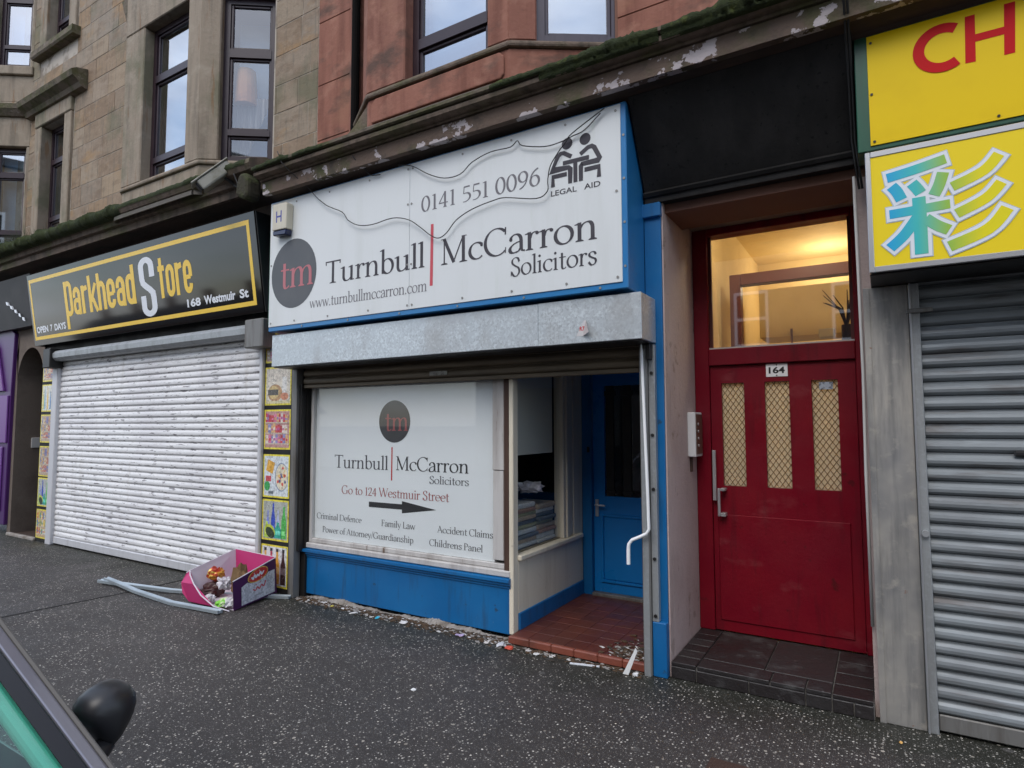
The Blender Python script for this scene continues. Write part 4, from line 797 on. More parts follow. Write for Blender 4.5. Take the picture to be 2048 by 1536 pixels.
for z in (.40, .78, 1.25, 1.62, 2.05): inst('bolt', bm_, gr, (-1.349, -.046, z))
emit('top_bracket', bx(-1.372, -1.34, -.10, -.0, 2.14, 2.25), black_metal, gr, bevel=.003)
gr = thing('guide_rail', 'grimy steel shutter rail at the left side of the poster window', 'rail', (-5.0, -.03, 0))
emit('channel', bx(-5.045, -4.99, -.062, .02, 0, 2.26), steel_dirty, gr, bevel=.004); emit('inner_channel', bx(-4.985, -4.955, -.03, .03, .45, 2.1), black_metal, gr)
hd = MB().tube([(-1.40, -.10, 2.255), (-1.3995, -.10, 2.20), (-1.372, -.10, 1.2), (-1.367, -.10, .985), (-1.385, -.103, .955), (-1.43, -.105, .93), (-1.485, -.108, .905), (-1.508, -.11, .875), (-1.512, -.11, .84), (-1.513, -.11, .738)], [.004, .010, .011, .011, .0115, .0115, .0115, .012, .013, .013], 10)
tag(smooth_by_angle(emit('winding_handle', hd, white_enamel)), 'thin white cranked shutter winding handle hanging by the blue lobby door', 'crank handle')

sf = thing('solicitors_shopfront', 'blue painted shopfront with boarded window and recessed lobby', 'shopfront', (-3.2, .1, 0))
emit('pilaster', bx(-1.40, -1.278, .0, .10, 0, 3.22), blue_paint, sf, bevel=.004); emit('pilaster_cap', bx(-1.41, -1.272, -.03, .10, 3.16, 3.26), blue_paint, sf, bevel=.006)
emit('pilaster_foot', bx(-1.372, -1.276, -.05, -.0005, 0, .36), blue_paint, sf, bevel=.005)
emit('stall_riser', bx(-4.985, -2.565, .055, .25, .035, .40), blue_paint, sf, bevel=.003)
emit('riser_moulding', MB().extr([(.055, .385), (.046, .395), (.046, .41), (.030, .42), (.030, .435), (.012, .445), (.012, .468), (.06, .476), (.12, .476), (.12, .385)], -4.99, -2.555), blue_paint, sf)
pl = MB()
prev = None
for i in range(241):
    x = -4.98+i*.01005; h = max(.004, .018+.018*math.sin(x*5.3)+.010*math.sin(x*17+1)+random.uniform(-.006, .008)); f = .03+random.uniform(-.008, .01)
    ring = [pl.pt((x, f-.02, 0)), pl.pt((x, f, h*.7)), pl.pt((x, .052, h)), pl.pt((x, .07, h))]
    if prev: pl.f += [[prev[j], ring[j], ring[j+1], prev[j+1]] for j in range(3)]
    prev = ring
pl.open = True
tag(emit('broken_plinth', pl, crumble, sf), kind='stuff')
emit('window_sill', bx(-4.985, -2.56, .04, .25, .478, .53), white_timber, sf, bevel=.008)
emit('frame_rail', bx(-4.93, -2.62, .07, .2, .532, .574), white_timber, sf, bevel=.006)
for a, b, y in ((-4.985, -4.945, .05), (-4.943, -4.915, .075), (-4.913, -4.882, .06)): emit('frame_post', bx(a, b, y, .2, .532, 2.12), white_timber, sf, bevel=.006)
emit('frame_head', bx(-4.99, -2.56, .08, .25, 2.10, 2.32), white_timber, sf)
emit('poster_board', bx(-4.88, -2.738, .10, .13, .576, 2.10), poster_white, sf)
emit('window_pane', bx(-4.88, -2.738, .082, .088, .576, 2.10), clear_pane, sf)
emit('edge_strip', bx(-2.736, -2.632, .066, .2, .60, 1.32), white_timber, sf, bevel=.005); emit('edge_strip', bx(-2.736, -2.625, .060, .2, 1.323, 2.10), white_timber, sf, bevel=.005)
emit('dark_post', bx(-2.622, -2.575, .055, .2, .477, 2.1), dark_timber, sf, bevel=.004)
emit('corner_post', bx(-2.572, -2.531, .05, .128, .04, 2.2), cream_paint, sf, bevel=.005)
PD = .0985
def plab(g, m): return letters('lettering', g, m, sf, WF, PD, .00003)
dsc = MB(); dsc.open = True; dsc.disc(-3.837, 1.7255, .190, .195, PD); emit('emblem_disc', dsc, mat('charcoal_vinyl', (.035, .031, .031), .5), sf)
letters('lettering', serif('tm', -3.955, -3.665, 1.64, .185), rose_vinyl, sf, WF, PD-.001, .00003)
plab(serif('Turnbull', -4.61, -3.905, 1.277, .125), ink); plab(serif('McCarron', -3.815, -2.995, 1.281, .125), ink_black); plab(serif('Solicitors', -3.424, -2.995, 1.177, .068), ink)
plab([[[(-3.872, 1.184), (-3.858, 1.184), (-3.856, 1.489), (-3.870, 1.489)]]], sign_red)
plab(serif('Go to 124 Westmuir Street', -4.507, -3.204, 1.029, .082), rose_vinyl)
plab([[[(-4.145, .925), (-3.737, .928), (-3.737, .895), (-3.344, .951), (-3.738, 1.005), (-3.738, .976), (-4.145, .975)]]], ink_black)
for tx, a, b, z in (('Criminal Defence', -4.849, -4.236, .767), ('Family Law', -3.985, -3.579, .762), ('Accident Claims', -3.331, -2.752, .761), ('Power of Attorney/Guardianship', -4.765, -3.598, .639), ('Childrens Panel', -3.42, -2.854, .639)):
    plab(serif(tx, a, b, z, .058), ink)
# ---- lobby
LW = FR((-2.53, 0, 0), math.pi/2)
emit('lobby_wall', MB(LW).box(.128, 1.36, .0, .12, .19, .60).box(1.17, 1.36, .0, .12, .60, 2.35).box(.128, 1.17, .0, .12, 2.20, 2.35), cream_paint, sf)
emit('skirting', bx(.13, 1.36, -.014, .05, .055, .19, LW), blue_paint, sf, bevel=.006)
emit('lobby_sill', bx(.12, 1.32, -.03, .14, .602, .645, LW), cream_paint, sf, bevel=.008)
for a, b, d in ((.952, 1.0, .0), (1.004, 1.06, -.012), (1.064, 1.168, .006)): emit('lobby_mullion', bx(a, b, d, .1, .647, 2.2, LW), cream_paint, sf, bevel=.006)
emit('lobby_pane', bx(.13, .952, .035, .041, .647, 2.2, LW), clear_pane, sf)
emit('roller_blind', bx(.135, .925, .10, .105, 1.435, 2.2, LW), mat('cream_blind', (.72, .69, .60), .85), sf)
emit('window_shelf', bx(.16, 1.3, .045, .55, .60, .655, LW), mat('shelf_wood', (.12, .09, .05), .6), sf)
rm = MB(); rm.open = True
for f in ([(-4.9, .3, 0), (-4.9, 3.5, 0), (-4.9, 3.5, 2.4), (-4.9, .3, 2.4)], [(-4.9, 3.5, 0), (-2.65, 3.5, 0), (-2.65, 3.5, 2.4), (-4.9, 3.5, 2.4)], [(-4.9, .3, .01), (-2.65, .3, .01), (-2.65, 3.5, .01), (-4.9, 3.5, .01)], [(-4.9, .14, 2.36), (-2.4, .14, 2.36), (-2.4, 3.5, 2.36), (-4.9, 3.5, 2.36)], [(-4.9, .3, 0), (-2.65, .3, 0), (-2.65, .3, 2.4), (-4.9, .3, 2.4)], [(-2.651, 1.36, 0), (-2.651, 3.5, 0), (-2.651, 3.5, 2.4), (-2.651, 1.36, 2.4)]): rm.face(f)
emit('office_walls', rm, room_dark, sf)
emit('lobby_ceiling', bx(-2.53, -1.43, .03, 1.5, 2.30, 2.36), cream_paint, sf); emit('lobby_side_wall', bx(-1.452, -1.43, .02, 1.5, .05, 2.3), blue_paint, sf)
emit('doorway_frame', MB().box(-2.528, -2.43, 1.36, 1.5, .05, 2.30).box(-1.55, -1.453, 1.36, 1.5, .05, 2.30).box(-2.43, -1.55, 1.361, 1.5, 2.19, 2.30), blue_paint, sf, bevel=.004)
emit('front_wall_top', bx(-5.0, -1.41, .02, .3, 2.33, 3.9), black_board, sf)
emit('threshold', bx(-2.43, -1.55, 1.345, 1.46, .05, .085), steel_dirty, sf, bevel=.004)
dr = thing('lobby_door', 'blue panelled door with barred glass at the back of the lobby', 'door', (-1.99, 1.43, .06))
mb = MB()
for c in wall_cells(-2.427, -1.553, .088, 2.187, [(-2.31, -1.67, 1.0, 2.07)]): mb.box(c[0], c[1], 1.41, 1.455, c[2], c[3])
emit('leaf', mb, blue_door_m, dr)
emit('lower_panel', bx(-2.32, -1.66, 1.400, 1.411, .21, .80), blue_door_m, dr, bevel=.008)
emit('panel_mould', MB().box(-2.35, -2.326, 1.392, 1.411, .18, .83).box(-1.654, -1.63, 1.392, 1.411, .18, .83).box(-2.326, -1.654, 1.393, 1.411, .18, .205).box(-2.326, -1.654, 1.393, 1.411, .805, .83), blue_door_m, dr, bevel=.004)
emit('pane', bx(-2.31, -1.67, 1.43, 1.436, 1.0, 2.07), clear_pane, dr); emit('dark_backing', bx(-2.4, -1.58, 1.6, 1.62, .3, 2.2), room_dark, dr)
for k in range(4):
    x = -2.30+k*.175; emit('window_bar', MB().box(x, x+.085, 1.418, 1.428, .99, 2.08).box(x-.02, x+.105, 1.416, 1.4285, 1.97, 2.02).box(x-.012, x+.097, 1.416, 1.4285, 1.03, 1.06), black_metal, dr, bevel=.003)
h = emit('handle_plate', bx(-2.41, -2.375, 1.399, 1.411, .80, .965), chrome, dr, bevel=.003); emit('lever', MB().tube([(-2.392, 1.40, .915), (-2.392, 1.36, .915), (-2.37, 1.355, .915), (-2.29, 1.355, .912)], .009, 8), chrome, h)
emit('bell_push', bx(-2.47, -2.445, 1.345, 1.361, 1.42, 1.475), black_plastic, sf, bevel=.003)
fl = thing('lobby_floor', 'red tiled lobby floor', 'floor', (-2, .6, 0)); fl['kind'] = 'structure'; del fl['label']; del fl['category']
emit('bed', bx(-2.53, -1.44, .0, 1.36, .0, .048), grout, fl)
tm_ = MB().box(-.0758, .0758, -.0758, .0758, 0, .012).mesh('floor_tile', bevel=.002); tm_.materials.append(quarry)
for i in range(7):
    for j in range(9): inst('floor_tile', tm_, fl, (-2.447+i*.1535, .075+j*.1535, .046+random.uniform(0, .0015)))
nm = MB().box(-.0925, .0925, -.04, .0, 0.004, .062).mesh('nosing_tile', bevel=.008); nm.materials.append(quarry_edge)
for i in range(6): inst('nosing_tile', nm, fl, (-2.435+i*.1865, -.0005, 0))
# ------------------------------------------------------------ security camera over the store sign
sc = thing('security_camera', 'weathered grey security camera housing on the ledge above the store sign', 'camera', (-5.6, -.45, 4.1))
pa, pb = Vector((-5.63, -.42, 4.35)), Vector((-5.80, -.66, 4.06)); ax = (pb-pa).normalized(); sx_ = ax.cross(Vector((0, 0, 1))).normalized(); uz = sx_.cross(ax)
def cbox(l0, l1, w, h0, h1):
    mb = MB()
    i = [mb.pt(tuple(pa+ax*l+sx_*s+uz*q)) for l in (l0, l1) for s in (-w, w) for q in (h0, h1)]
    mb.f += [[i[0], i[1], i[3], i[2]], [i[4], i[6], i[7], i[5]], [i[0], i[4], i[5], i[1]], [i[2], i[3], i[7], i[6]], [i[0], i[2], i[6], i[4]], [i[1], i[5], i[7], i[3]]]; return mb
emit('housing', cbox(0, .38, .075, -.05, .06), mat('lichened_grey_metal', (.36, .35, .30), .8, layers=[((.22, .21, .16), 9, W1, .45, .65, .8)]), sc, bevel=.018, seg=2)
emit('sun_shield', cbox(-.02, .43, .085, .062, .075), mat('lichened_shield', (.40, .39, .34), .85, layers=[((.25, .24, .18), 12, W1, .45, .65, .8)]), sc, bevel=.005)
emit('lens_face', cbox(.375, .40, .06, -.045, .05), black_plastic, sc, bevel=.01)
emit('arm', MB().tube([pa+ax*.12-uz*.05, pa+ax*.10-uz*.16, Vector((-5.50, -.40, 4.12)), Vector((-5.42, -.38, 4.10))], .02, 8), black_metal, sc)
emit('lead', MB().tube([pa-uz*.02, (-5.56, -.46, 4.30), (-5.50, -.47, 4.22), (-5.46, -.44, 4.10)], .008, 6), wire_m, sc)

# ------------------------------------------------------------ common close: fascia, reveals, steps, door
bf_ = thing('black_fascia', 'sloping black painted fascia over the red close door', 'panel', (-.7, -.1, 3.25))
emit('board', MB().extr([(-.335, 3.905), (-.02, 3.345), (.06, 3.345), (.06, 3.905)], -1.383, -.062), black_board, bf_)
emit('lower_bead', MB().extr([(-.035, 3.342), (-.05, 3.325), (-.035, 3.305), (-.02, 3.30), (-.015, 3.262), (.06, 3.262), (.06, 3.342)], -1.385, -.062), black_board, bf_)
cl = thing('close_entrance', 'pinkish rendered recess around the red close door', 'doorway', (-.68, .4, 0))
emit('side_wall', bx(-1.428, -1.266, .105, .95, 0, 3.3), plaster, cl, bevel=.006); emit('front_return', bx(-1.276, -1.266, .012, .1045, 0, 3.3), plaster, cl)
emit('right_wall', bx(-.085, -.02, .06, .95, 0, 3.3), plaster, cl)
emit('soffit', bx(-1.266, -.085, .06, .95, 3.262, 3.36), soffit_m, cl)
stp = thing('close_step', 'dark slate tiled step before the red door', 'step', (-.68, .4, 0))
emit('bed', bx(-1.263, -.088, .006, .95, 0, .088), grout, stp)
def tile(x0, x1, y0, y1): emit('tile', bx(x0+.004, x1-.004, y0+.004, y1-.004, .08, .105+random.uniform(-.0015, .0015)), slate, stp, bevel=.003)
for a, b in zip((-.008, .13, .26, .39, .52, .65), (.13, .26, .39, .52, .65, .8)): tile(-1.263, -1.095, a, b)
for a, b in zip((-.008, .17, .36, .58), (.17, .36, .58, .8)): tile(-.303, -.088, a, b)
tile(-1.095, -.645, -.008, .165); tile(-.645, -.445, -.008, .165); tile(-.445, -.303, -.008, .165); tile(-1.095, -.70, .165, .8); tile(-.70, -.303, .165, .8)
for a, b in ((-1.263, -1.095), (-1.095, -.77), (-.77, -.445), (-.445, -.303), (-.303, -.19), (-.19, -.088)): emit('riser_tile', bx(a+.004, b-.004, -.0135+random.uniform(-.003, .002), .0, .002, .0785), slate, stp, bevel=.004)

rd = thing('red_door', 'dark red close door numbered 164 with three wired glass slots', 'door', (-.65, .8, .1))
DY = .80
emit('door_frame', MB().box(-1.264, -1.15, DY-.02, .93, .105, 3.26).box(-.135, -.087, DY-.02, .93, .105, 3.26).box(-1.15, -.135, DY-.019, .93, 3.205, 3.26).box(-1.15, -.135, DY-.03, .93, 2.155, 2.285), red_paint, rd, bevel=.005)
emit('glazing_bead', MB().box(-1.15, -1.172+.045, DY+.03, DY+.06, 2.287, 3.204).box(-.158, -.136, DY+.03, DY+.06, 2.287, 3.204), dark_red_wood, rd)
emit('transom_pane', bx(-1.15, -.135, DY+.04, DY+.048, 2.285, 3.205), glass_mat('transom_glass', (.97, .95, .9), .26), rd)
emit('transom_sill', bx(-1.148, -.137, DY-.005, DY+.04, 2.286, 2.298), grey_pipe, rd)
slots = [(-1.063, -.895), (-.745, -.574), (-.424, -.253)]; S0, S1 = 1.215, 2.015
lf = MB()
for c in wall_cells(-1.146, -.139, .112, 2.15, [(a, b, S0, S1) for a, b in slots]): lf.box(c[0], c[1], DY, DY+.05, c[2], c[3])
emit('leaf', lf, red_paint, rd)
emit('door_stop', MB().box(-1.262, -1.12, DY+.0515, DY+.09, .1055, 2.16).box(-.165, -.0875, DY+.0515, DY+.09, .1055, 2.16).box(-1.12, -.165, DY+.052, DY+.09, .1055, .14).box(-1.12, -.165, DY+.052, DY+.09, 2.12, 2.16), red_paint, rd)
emit('kick_panel', bx(-1.108, -.205, DY-.010, DY-.0005, .19, .995), red_paint, rd, bevel=.006)
for a, b in slots:
    ps = emit('slot_pane', bx(a, b, DY+.028, DY+.036, S0, S1), obscure, rd)
    w = MB(); p = .041; q = .058                       # diamond wire mesh
    for sgn in (1, -1):
        k = -20
        while k < 40:
            pts = []
            x0 = a; z0 = S0+k*q*1.0
            slope = sgn*q/p
            zz0, zz1 = z0, z0+slope*(b-a); xa, xb = a, b
            lo, hi = S0+.002, S1-.002
            if slope > 0:
                if zz0 < lo: xa = a+(lo-zz0)/slope; zz0 = lo
                if zz1 > hi: xb = b-(zz1-hi)/slope; zz1 = hi
            else:
                if zz0 > hi: xa = a+(hi-zz0)/slope; zz0 = hi
                if zz1 < lo: xb = b-(zz1-lo)/slope; zz1 = lo
            if xb-xa > .004 and lo-.001 <= zz0 <= hi+.001 and lo-.001 <= zz1 <= hi+.001: w.tube([(xa, DY+.022+.003*sgn, zz0), (xb, DY+.022+.003*sgn, zz1)], .0021, 4, False)
            k += 1
    emit('wire_mesh', w, mesh_wire, ps)
emit('door_sticker', bx(-.375, -.285, DY+.012, DY+.016, 1.945, 2.0), mat('pale_sticker', (.45, .5, .58), .5, layers=[((.12, .13, .16), 40, W1, .5, .56, .9)]), rd)
npl = emit('number_plate', bx(-.732, -.580, DY-.005, DY-.0005, 2.05, 2.15), white_enamel, rd, bevel=.004)
letters('numerals', font_faces('164', -.712, -.600, 2.075, .050, .03), ink_black, npl, WF, DY-.0058, 0)
for z in (2.06, 2.14): emit('rivet', MB().cyl((-.656, DY-.007, z), (0, .003, 0), .005, 8), black_metal, npl)
emit('guard_plate', bx(-1.138, -1.112, DY-.045, DY-.0205, 1.10, 1.49), chrome, rd, bevel=.003)
pu = emit('pull_handle', MB().box(-1.098, -1.078, DY-.075, DY-.055, .985, 1.20), chrome, rd, bevel=.004)
emit('handle_post', bx(-1.0775, -1.04, DY-.073, DY-.0005, 1.18, 1.20), chrome, pu, bevel=.003); emit('handle_post', bx(-1.0775, -1.04, DY-.073, DY-.0005, .985, 1.012), chrome, pu, bevel=.003)
ip = thing('door_entry_panel', 'white door entry panel with brown button plate on the pink reveal', 'intercom', (-1.24, .64, 1.44))
emit('housing', bx(-1.2655, -1.205, .53, .74, 1.445, 1.785), white_plastic, ip, bevel=.006)
emit('button_plate', bx(-1.2049, -1.200, .55, .725, 1.465, 1.77), mat('bronze_plate', (.16, .10, .075), .4, .4), ip, bevel=.002)
for k in range(4): emit('call_button', MB().cyl((-1.2005, .60, 1.53+k*.055), (.006, 0, 0), .011, 10), chrome, ip)
emit('conduit', MB().cyl((-1.258, .60, 1.33), (0, 0, .115), .012, 8), dark_timber, ip)
# lit hall behind the door
hl = thing('close_hall', 'lit cream hallway seen through the fanlight of the red door', 'hallway', (-.6, 2.5, .1))
hm = MB(); hm.open = True; a, b, c, d, e, f = -1.45, .35, .94, 5.2, .09, 4.0
for q in ([(a, c, e), (a, d, e), (a, d, f), (a, c, f)], [(b, c, e), (b, c, f), (b, d, f), (b, d, e)], [(a, d, e), (b, d, e), (b, d, f), (a, d, f)], [(a, c, f), (a, d, f), (b, d, f), (b, c, f)], [(a, c, e), (b, c, e), (b, d, e), (a, d, e)], [(a, c, 3.27), (b, c, 3.27), (b, c, f), (a, c, f)]): hm.face(q)
emit('walls', hm, hall_wall, hl)
emit('inner_door_frame', MB().box(-1.33, -1.22, 2.55, 2.68, .1, 3.28).box(-.02, .1, 2.55, 2.68, .1, 3.28).box(-1.22, -.02, 2.551, 2.68, 3.16, 3.28), dark_red_wood, hl, bevel=.006)
emit('inner_beam', bx(-1.2, .3, 3.6, 4.2, 2.72, 3.3), hall_wall, hl); emit('inner_door_post', bx(-.86, -.84, 3.55, 3.6, .1, 2.8), dark_red_wood, hl)
emit('closer_box', bx(-.56, -.40, 3.45, 3.6, 2.66, 2.76), grey_pipe, hl, bevel=.01)
fx = emit('ceiling_lamp', MB().cyl((-.55, 1.75, 3.90), (0, 0, .1), .14, 20), white_plastic, hl)
em = bpy.data.materials.new('lamp_glow'); em.use_nodes = True; em.node_tree.nodes['Principled BSDF'].inputs['Emission Color'].default_value = (1, .78, .42, 1); em.node_tree.nodes['Principled BSDF'].inputs['Emission Strength'].default_value = 8
emit('lamp_diffuser', MB().cyl((-.55, 1.75, 3.84), (0, 0, .058), .13, 20), em, fx)
for i, (x, y, z, p) in enumerate(((-.55, 1.75, 3.72, 21), (-.5, 4.6, 3.6, 18))):
    ld = bpy.data.lights.new('hall_lamp', 'POINT'); ld.energy = p; ld.color = (1, .88, .66); ld.shadow_soft_size = .12
    lo = bpy.data.objects.new('hall_lamp_light', ld); COL.objects.link(lo); lo.parent = hl; lo.location = Vector((x, y, z))-ORG[hl]
tw = MB()
for k in range(14):
    a = random.uniform(0, 6.28); tw.tube([(-.20, 1.25, 2.45), (-.20+.05*math.cos(a), 1.25+.04*math.sin(a), 2.6), (-.22+.14*math.cos(a), 1.25+.1*math.sin(a), 2.62+random.uniform(.02, .16))], [.008, .006, .003], 5)
tw.tube([(-.19, 1.25, 2.2), (-.20, 1.25, 2.47)], [.05, .035], 8)
tag(emit('dried_plant', tw, mat('dried_plant', (.05, .03, .02), .9)), 'dark dried plant behind the right side of the fanlight', 'plant')
emit('shelf', bx(-.3, -.088, 1.1, 1.4, 2.17, 2.2), hall_wall, hl)

# ------------------------------------------------------------ takeaway on the right
pc = thing('steel_pillar', 'brushed steel clad pillar between the red door and the grey shutter', 'pillar', (.05, 0, 0))
emit('cladding', bx(-.062, .162, .0, .06, 0, 2.50), brushed, pc, bevel=.004); emit('fold', bx(-.062, -.03, -.004, -.0005, 0.0, 2.49), brushed, pc, bevel=.001)
tag(emit('conduit', MB().tube([(-.082, .03, .52), (-.084, .03, 1.4), (-.078, .03, 2.0), (-.086, .03, 3.2)], .0085, 8), grey_pipe, smooth=True), 'pale thin conduit up the edge of the red door recess', 'pipe')
rs = thing('roller_shutter', 'closed grey steel roller shutter at the right edge', 'shutter', (.9, .03, 0))
emit('guide_rail', bx(.164, .214, -.012, .06, .0, 2.50), galv_dull, rs, bevel=.004); emit('rail_lip', bx(.166, .174, -.020, -.0125, .0, 2.50), silver_trim, rs)
s2 = slat_mesh('slat', 1.70, .0795, slat_grey, .028)
for i in range(31): inst('slat', s2, rs, (1.066, .035+random.uniform(-.002, .002), .105+i*.0795))
emit('bottom_bar', bx(.216, 1.916, .012, .055, .015, .104), steel_dirty, rs, bevel=.006)
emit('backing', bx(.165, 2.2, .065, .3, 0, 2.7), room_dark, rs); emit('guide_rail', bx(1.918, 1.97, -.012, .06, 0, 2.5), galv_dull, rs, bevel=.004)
emit('hasp', bx(.15, .275, -.035, -.0205, 2.325, 2.35), steel_dirty, rs, bevel=.003); emit('bullet_lock', MB().cyl((.192, -.035, 1.085), (0, .022, 0), .018, 14), chrome, rs)
emit('latch', bx(.60, .70, -.012, .013, 1.52, 1.55), black_plastic, rs, bevel=.008)
emit('hood', bx(-.02, 1.7, -.33, .06, 2.502, 2.512), black_metal, rs, bevel=.004)
class Local:
    def __init__(s, k, y, z): s.k = k; s.y = y; s.z = z
    def __call__(s, u, d, v): return Vector((u*s.k, s.y+d, s.z+v*s.k))
TK = Local(.952, -.195, .0816)                # drawing units of the takeaway sign
ys = thing('takeaway_sign', 'yellow sign with red letters CH and green frame at upper right', 'sign', (1.0, -.05, 3.29))
emit('frame', bx(-.056, 2.4, -.10, .1, 3.288, 3.985, TK), green_frame, ys, bevel=.004); emit('panel', bx(.010, 2.34, -.107, -.099, 3.314, 3.975, TK), sign_yellow, ys, bevel=.001)
Cw = .054; cg = strip(ell(.372, 3.79, .112, .112, 56, 304), Cw)
hgl = [[(.470, 3.667), (.516, 3.664), (.522, 3.93), (.478, 3.93)], [(.637, 3.66), (.683, 3.66), (.695, 3.94), (.648, 3.94)], [(.51, 3.775), (.645, 3.775), (.646, 3.817), (.512, 3.817)]]
letters('lettering', [cg, hgl], sign_red, ys, TK, -.1082, .0001)
scm2 = MB().tube([(0, 0, 0), (0, -.004, 0)], .007, 8).mesh('screw'); scm2.materials.append(black_metal)
for x, z in ((.03, 3.335), (.025, 3.62), (.03, 3.93), (.6, 3.335)): inst('screw', scm2, ys, TK(x, -.1075, z))
LK = Local(.96, -.16, .068)
lb = thing('light_box_sign', 'yellow light box sign with a Chinese character in blue and yellow', 'sign', (.9, -.1, 2.55))
emit('case', bx(-.021, 1.75, -.195, .1, 2.548, 3.238, LK), silver_trim, lb, bevel=.006)
fm = MB(LK).box(-.022, .004, -.204, -.194, 2.546, 3.24).box(1.725, 1.752, -.204, -.194, 2.546, 3.24).box(.004, 1.725, -.2035, -.194, 2.546, 2.578).box(.004, 1.725, -.2035, -.194, 3.206, 3.24)
emit('trim', fm, silver_trim, lb, bevel=.003)
emit('face', bx(.003, 1.726, -.199, -.194, 2.577, 3.207, LK), box_yellow, lb)
gm = mat('gradient_print', (.02, .45, .75), .35)      # the print runs from blue to green to yellow
nt = gm.node_tree; geo = nt.nodes.new('ShaderNodeNewGeometry'); sep = nt.nodes.new('ShaderNodeSeparateXYZ'); cr = nt.nodes.new('ShaderNodeValToRGB'); mr = nt.nodes.new('ShaderNodeMapRange')
mr.inputs['From Min'].default_value = .067; mr.inputs['From Max'].default_value = .50
nt.links.new(geo.outputs['Position'], sep.inputs[0]); nt.links.new(sep.outputs['X'], mr.inputs['Value']); nt.links.new(mr.outputs[0], cr.inputs[0]); nt.links.new(cr.outputs[0], nt.nodes['Principled BSDF'].inputs['Base Color'])
el = cr.color_ramp.elements; el[0].color = (.015, .38, .72, 1); el[1].position = .95; el[1].color = (.82, .72, .01, 1); e2 = el.new(.32); e2.color = (.06, .52, .50, 1); e3 = el.new(.62); e3.color = (.32, .55, .08, 1)
SK = [[(.080, 3.071), (.21, 3.092), (.352, 3.122)], [(.100, 3.022), (.125, 2.985), (.145, 2.935)], [(.195, 3.02), (.215, 2.99), (.234, 2.955)], [(.338, 3.05), (.318, 2.985), (.293, 2.932)], [(.085, 2.862), (.22, 2.866), (.362, 2.872)], [(.224, 2.935), (.226, 2.78), (.226, 2.618)], [(.214, 2.825), (.15, 2.735), (.082, 2.672)], [(.25, 2.812), (.30, 2.765), (.352, 2.730)],
      [(.578, 3.095), (.51, 3.020), (.374, 2.962)], [(.582, 2.945), (.515, 2.872), (.388, 2.812)], [(.600, 2.805), (.518, 2.708), (.350, 2.640)]]
SW = [.052, .055, .055, .055, .050, .062, .055, .055, .052, .052, .058]
def sk_(p, grow):
    a, b = Vector(p[0]), Vector(p[1]); c, d = Vector(p[-2]), Vector(p[-1])
    s = spl([tuple(a+(a-b).normalized()*grow)]+p[1:-1]+[tuple(d+(d-c).normalized()*grow)], 5); return s
letters('glyph_edge', [[f for p, w in zip(SK, SW) for f in strip(sk_(p, .019), w+.044)]], mat('grey_print', (.48, .56, .62), .4), lb, LK, -.1996, .00002)
letters('glyph_outline', [[f for p, w in zip(SK, SW) for f in strip(sk_(p, .015), w+.034)]], white_vinyl, lb, LK, -.2008, .00002)
letters('glyph', [[f for p, w in zip(SK, SW) for f in strip(sk_(p, 0), w)]], gm, lb, LK, -.2020, .00002)
for k, x in enumerate((-.088, -.072)):
    pts = [(x-.05+k*.07, -.56, 4.35), (x-.03+k*.02, -.60, 4.15), (x, -.50, 3.98), (x, -.36, 3.88), (x+.004, -.22, 3.62), (x+.004, -.09, 3.38), (x+.012, -.06, 3.28), (x+.03, -.02, 3.1)]
    tag(emit('hanging_cable', MB().tube(pts, .007, 6), wire_m, smooth=True), ['thin black cable down the fascia edge beside the green frame', 'second black cable hugging the green sign frame'][k], 'cable')
tag(emit('access_cover', bx(-.80, -.60, -1.10, -.88, .001, .008), mat('rusty_cover', (.055, .028, .02), .8, bump=(60, .5)), bevel=.003), 'small rusty brown access cover in the pavement at the bottom edge', 'access cover')

# ------------------------------------------------------------ carton, metal strips and litter
cm_w = mat('carton_white', (.66, .62, .68), .7); cm_pk = mat('carton_pink', (.52, .03, .16), .6); cm_pu = mat('carton_purple', (.075, .012, .085), .5, layers=[((.05, .008, .06), 6, W1, .5, .7, .6)])
cb = thing('cardboard_tray', 'open pink and purple snack carton lying by the white shutter', 'box', (-5.45, -.35, 0))
NR, NL, FL, FRr = Vector((-5.215, -.07, .03)), Vector((-5.115, -.61, .004)), Vector((-5.74, -.64, .01)), Vector((-5.79, -.12, .03))
NRt, NLt, FLt, FRt = Vector((-5.185, -.115, .385)), Vector((-5.09, -.645, .275)), Vector((-5.80, -.62, .285)), Vector((-5.83, -.11, .40))
def slab(pts, th, m_in, name):
    n = (pts[1]-pts[0]).cross(pts[2]-pts[0]).normalized()*th; mb = MB()
    a = [mb.pt(tuple(p)) for p in pts]; b = [mb.pt(tuple(p+n)) for p in pts]; k = len(a)
    mb.f += [a, b[::-1]]+[[a[i], b[i], b[(i+1) % k], a[(i+1) % k]] for i in range(k)]; return emit(name, mb, m_in, cb)
slab([NL, NR, FRr, FL], .004, cm_w, 'base'); slab([FL, FRr, FRt, FLt], .004, cm_w, 'back_side'); slab([NR, FRr, FRt, NRt], -.004, cm_pk, 'end_flap')
slab([NL, NR, NRt, NLt], -.004, cm_pu, 'front_side')
lw = [NL+Vector((-.02, -.03, .0)), FL+Vector((0, -.02, 0)), FL+Vector((-.06, -.05, .08)), FL+Vector((-.10, -.04, .17)), FLt+Vector((-.02, -.02, -.02)), FLt, Vector((-5.72, -.665, .26)), Vector((-5.60, -.70, .20)), Vector((-5.45, -.72, .12)), Vector((-5.28, -.70, .04))]
slab(lw, .004, cm_pk, 'torn_flap')
emit('torn_rim', MB().tube([tuple(p) for p in lw[4:]]+[tuple(lw[0])], .006, 6), cm_w, cb)
emit('cut_edge', MB().tube([tuple(p) for p in (NLt, NRt, FRt, FLt)], .0055, 6), cm_w, cb)
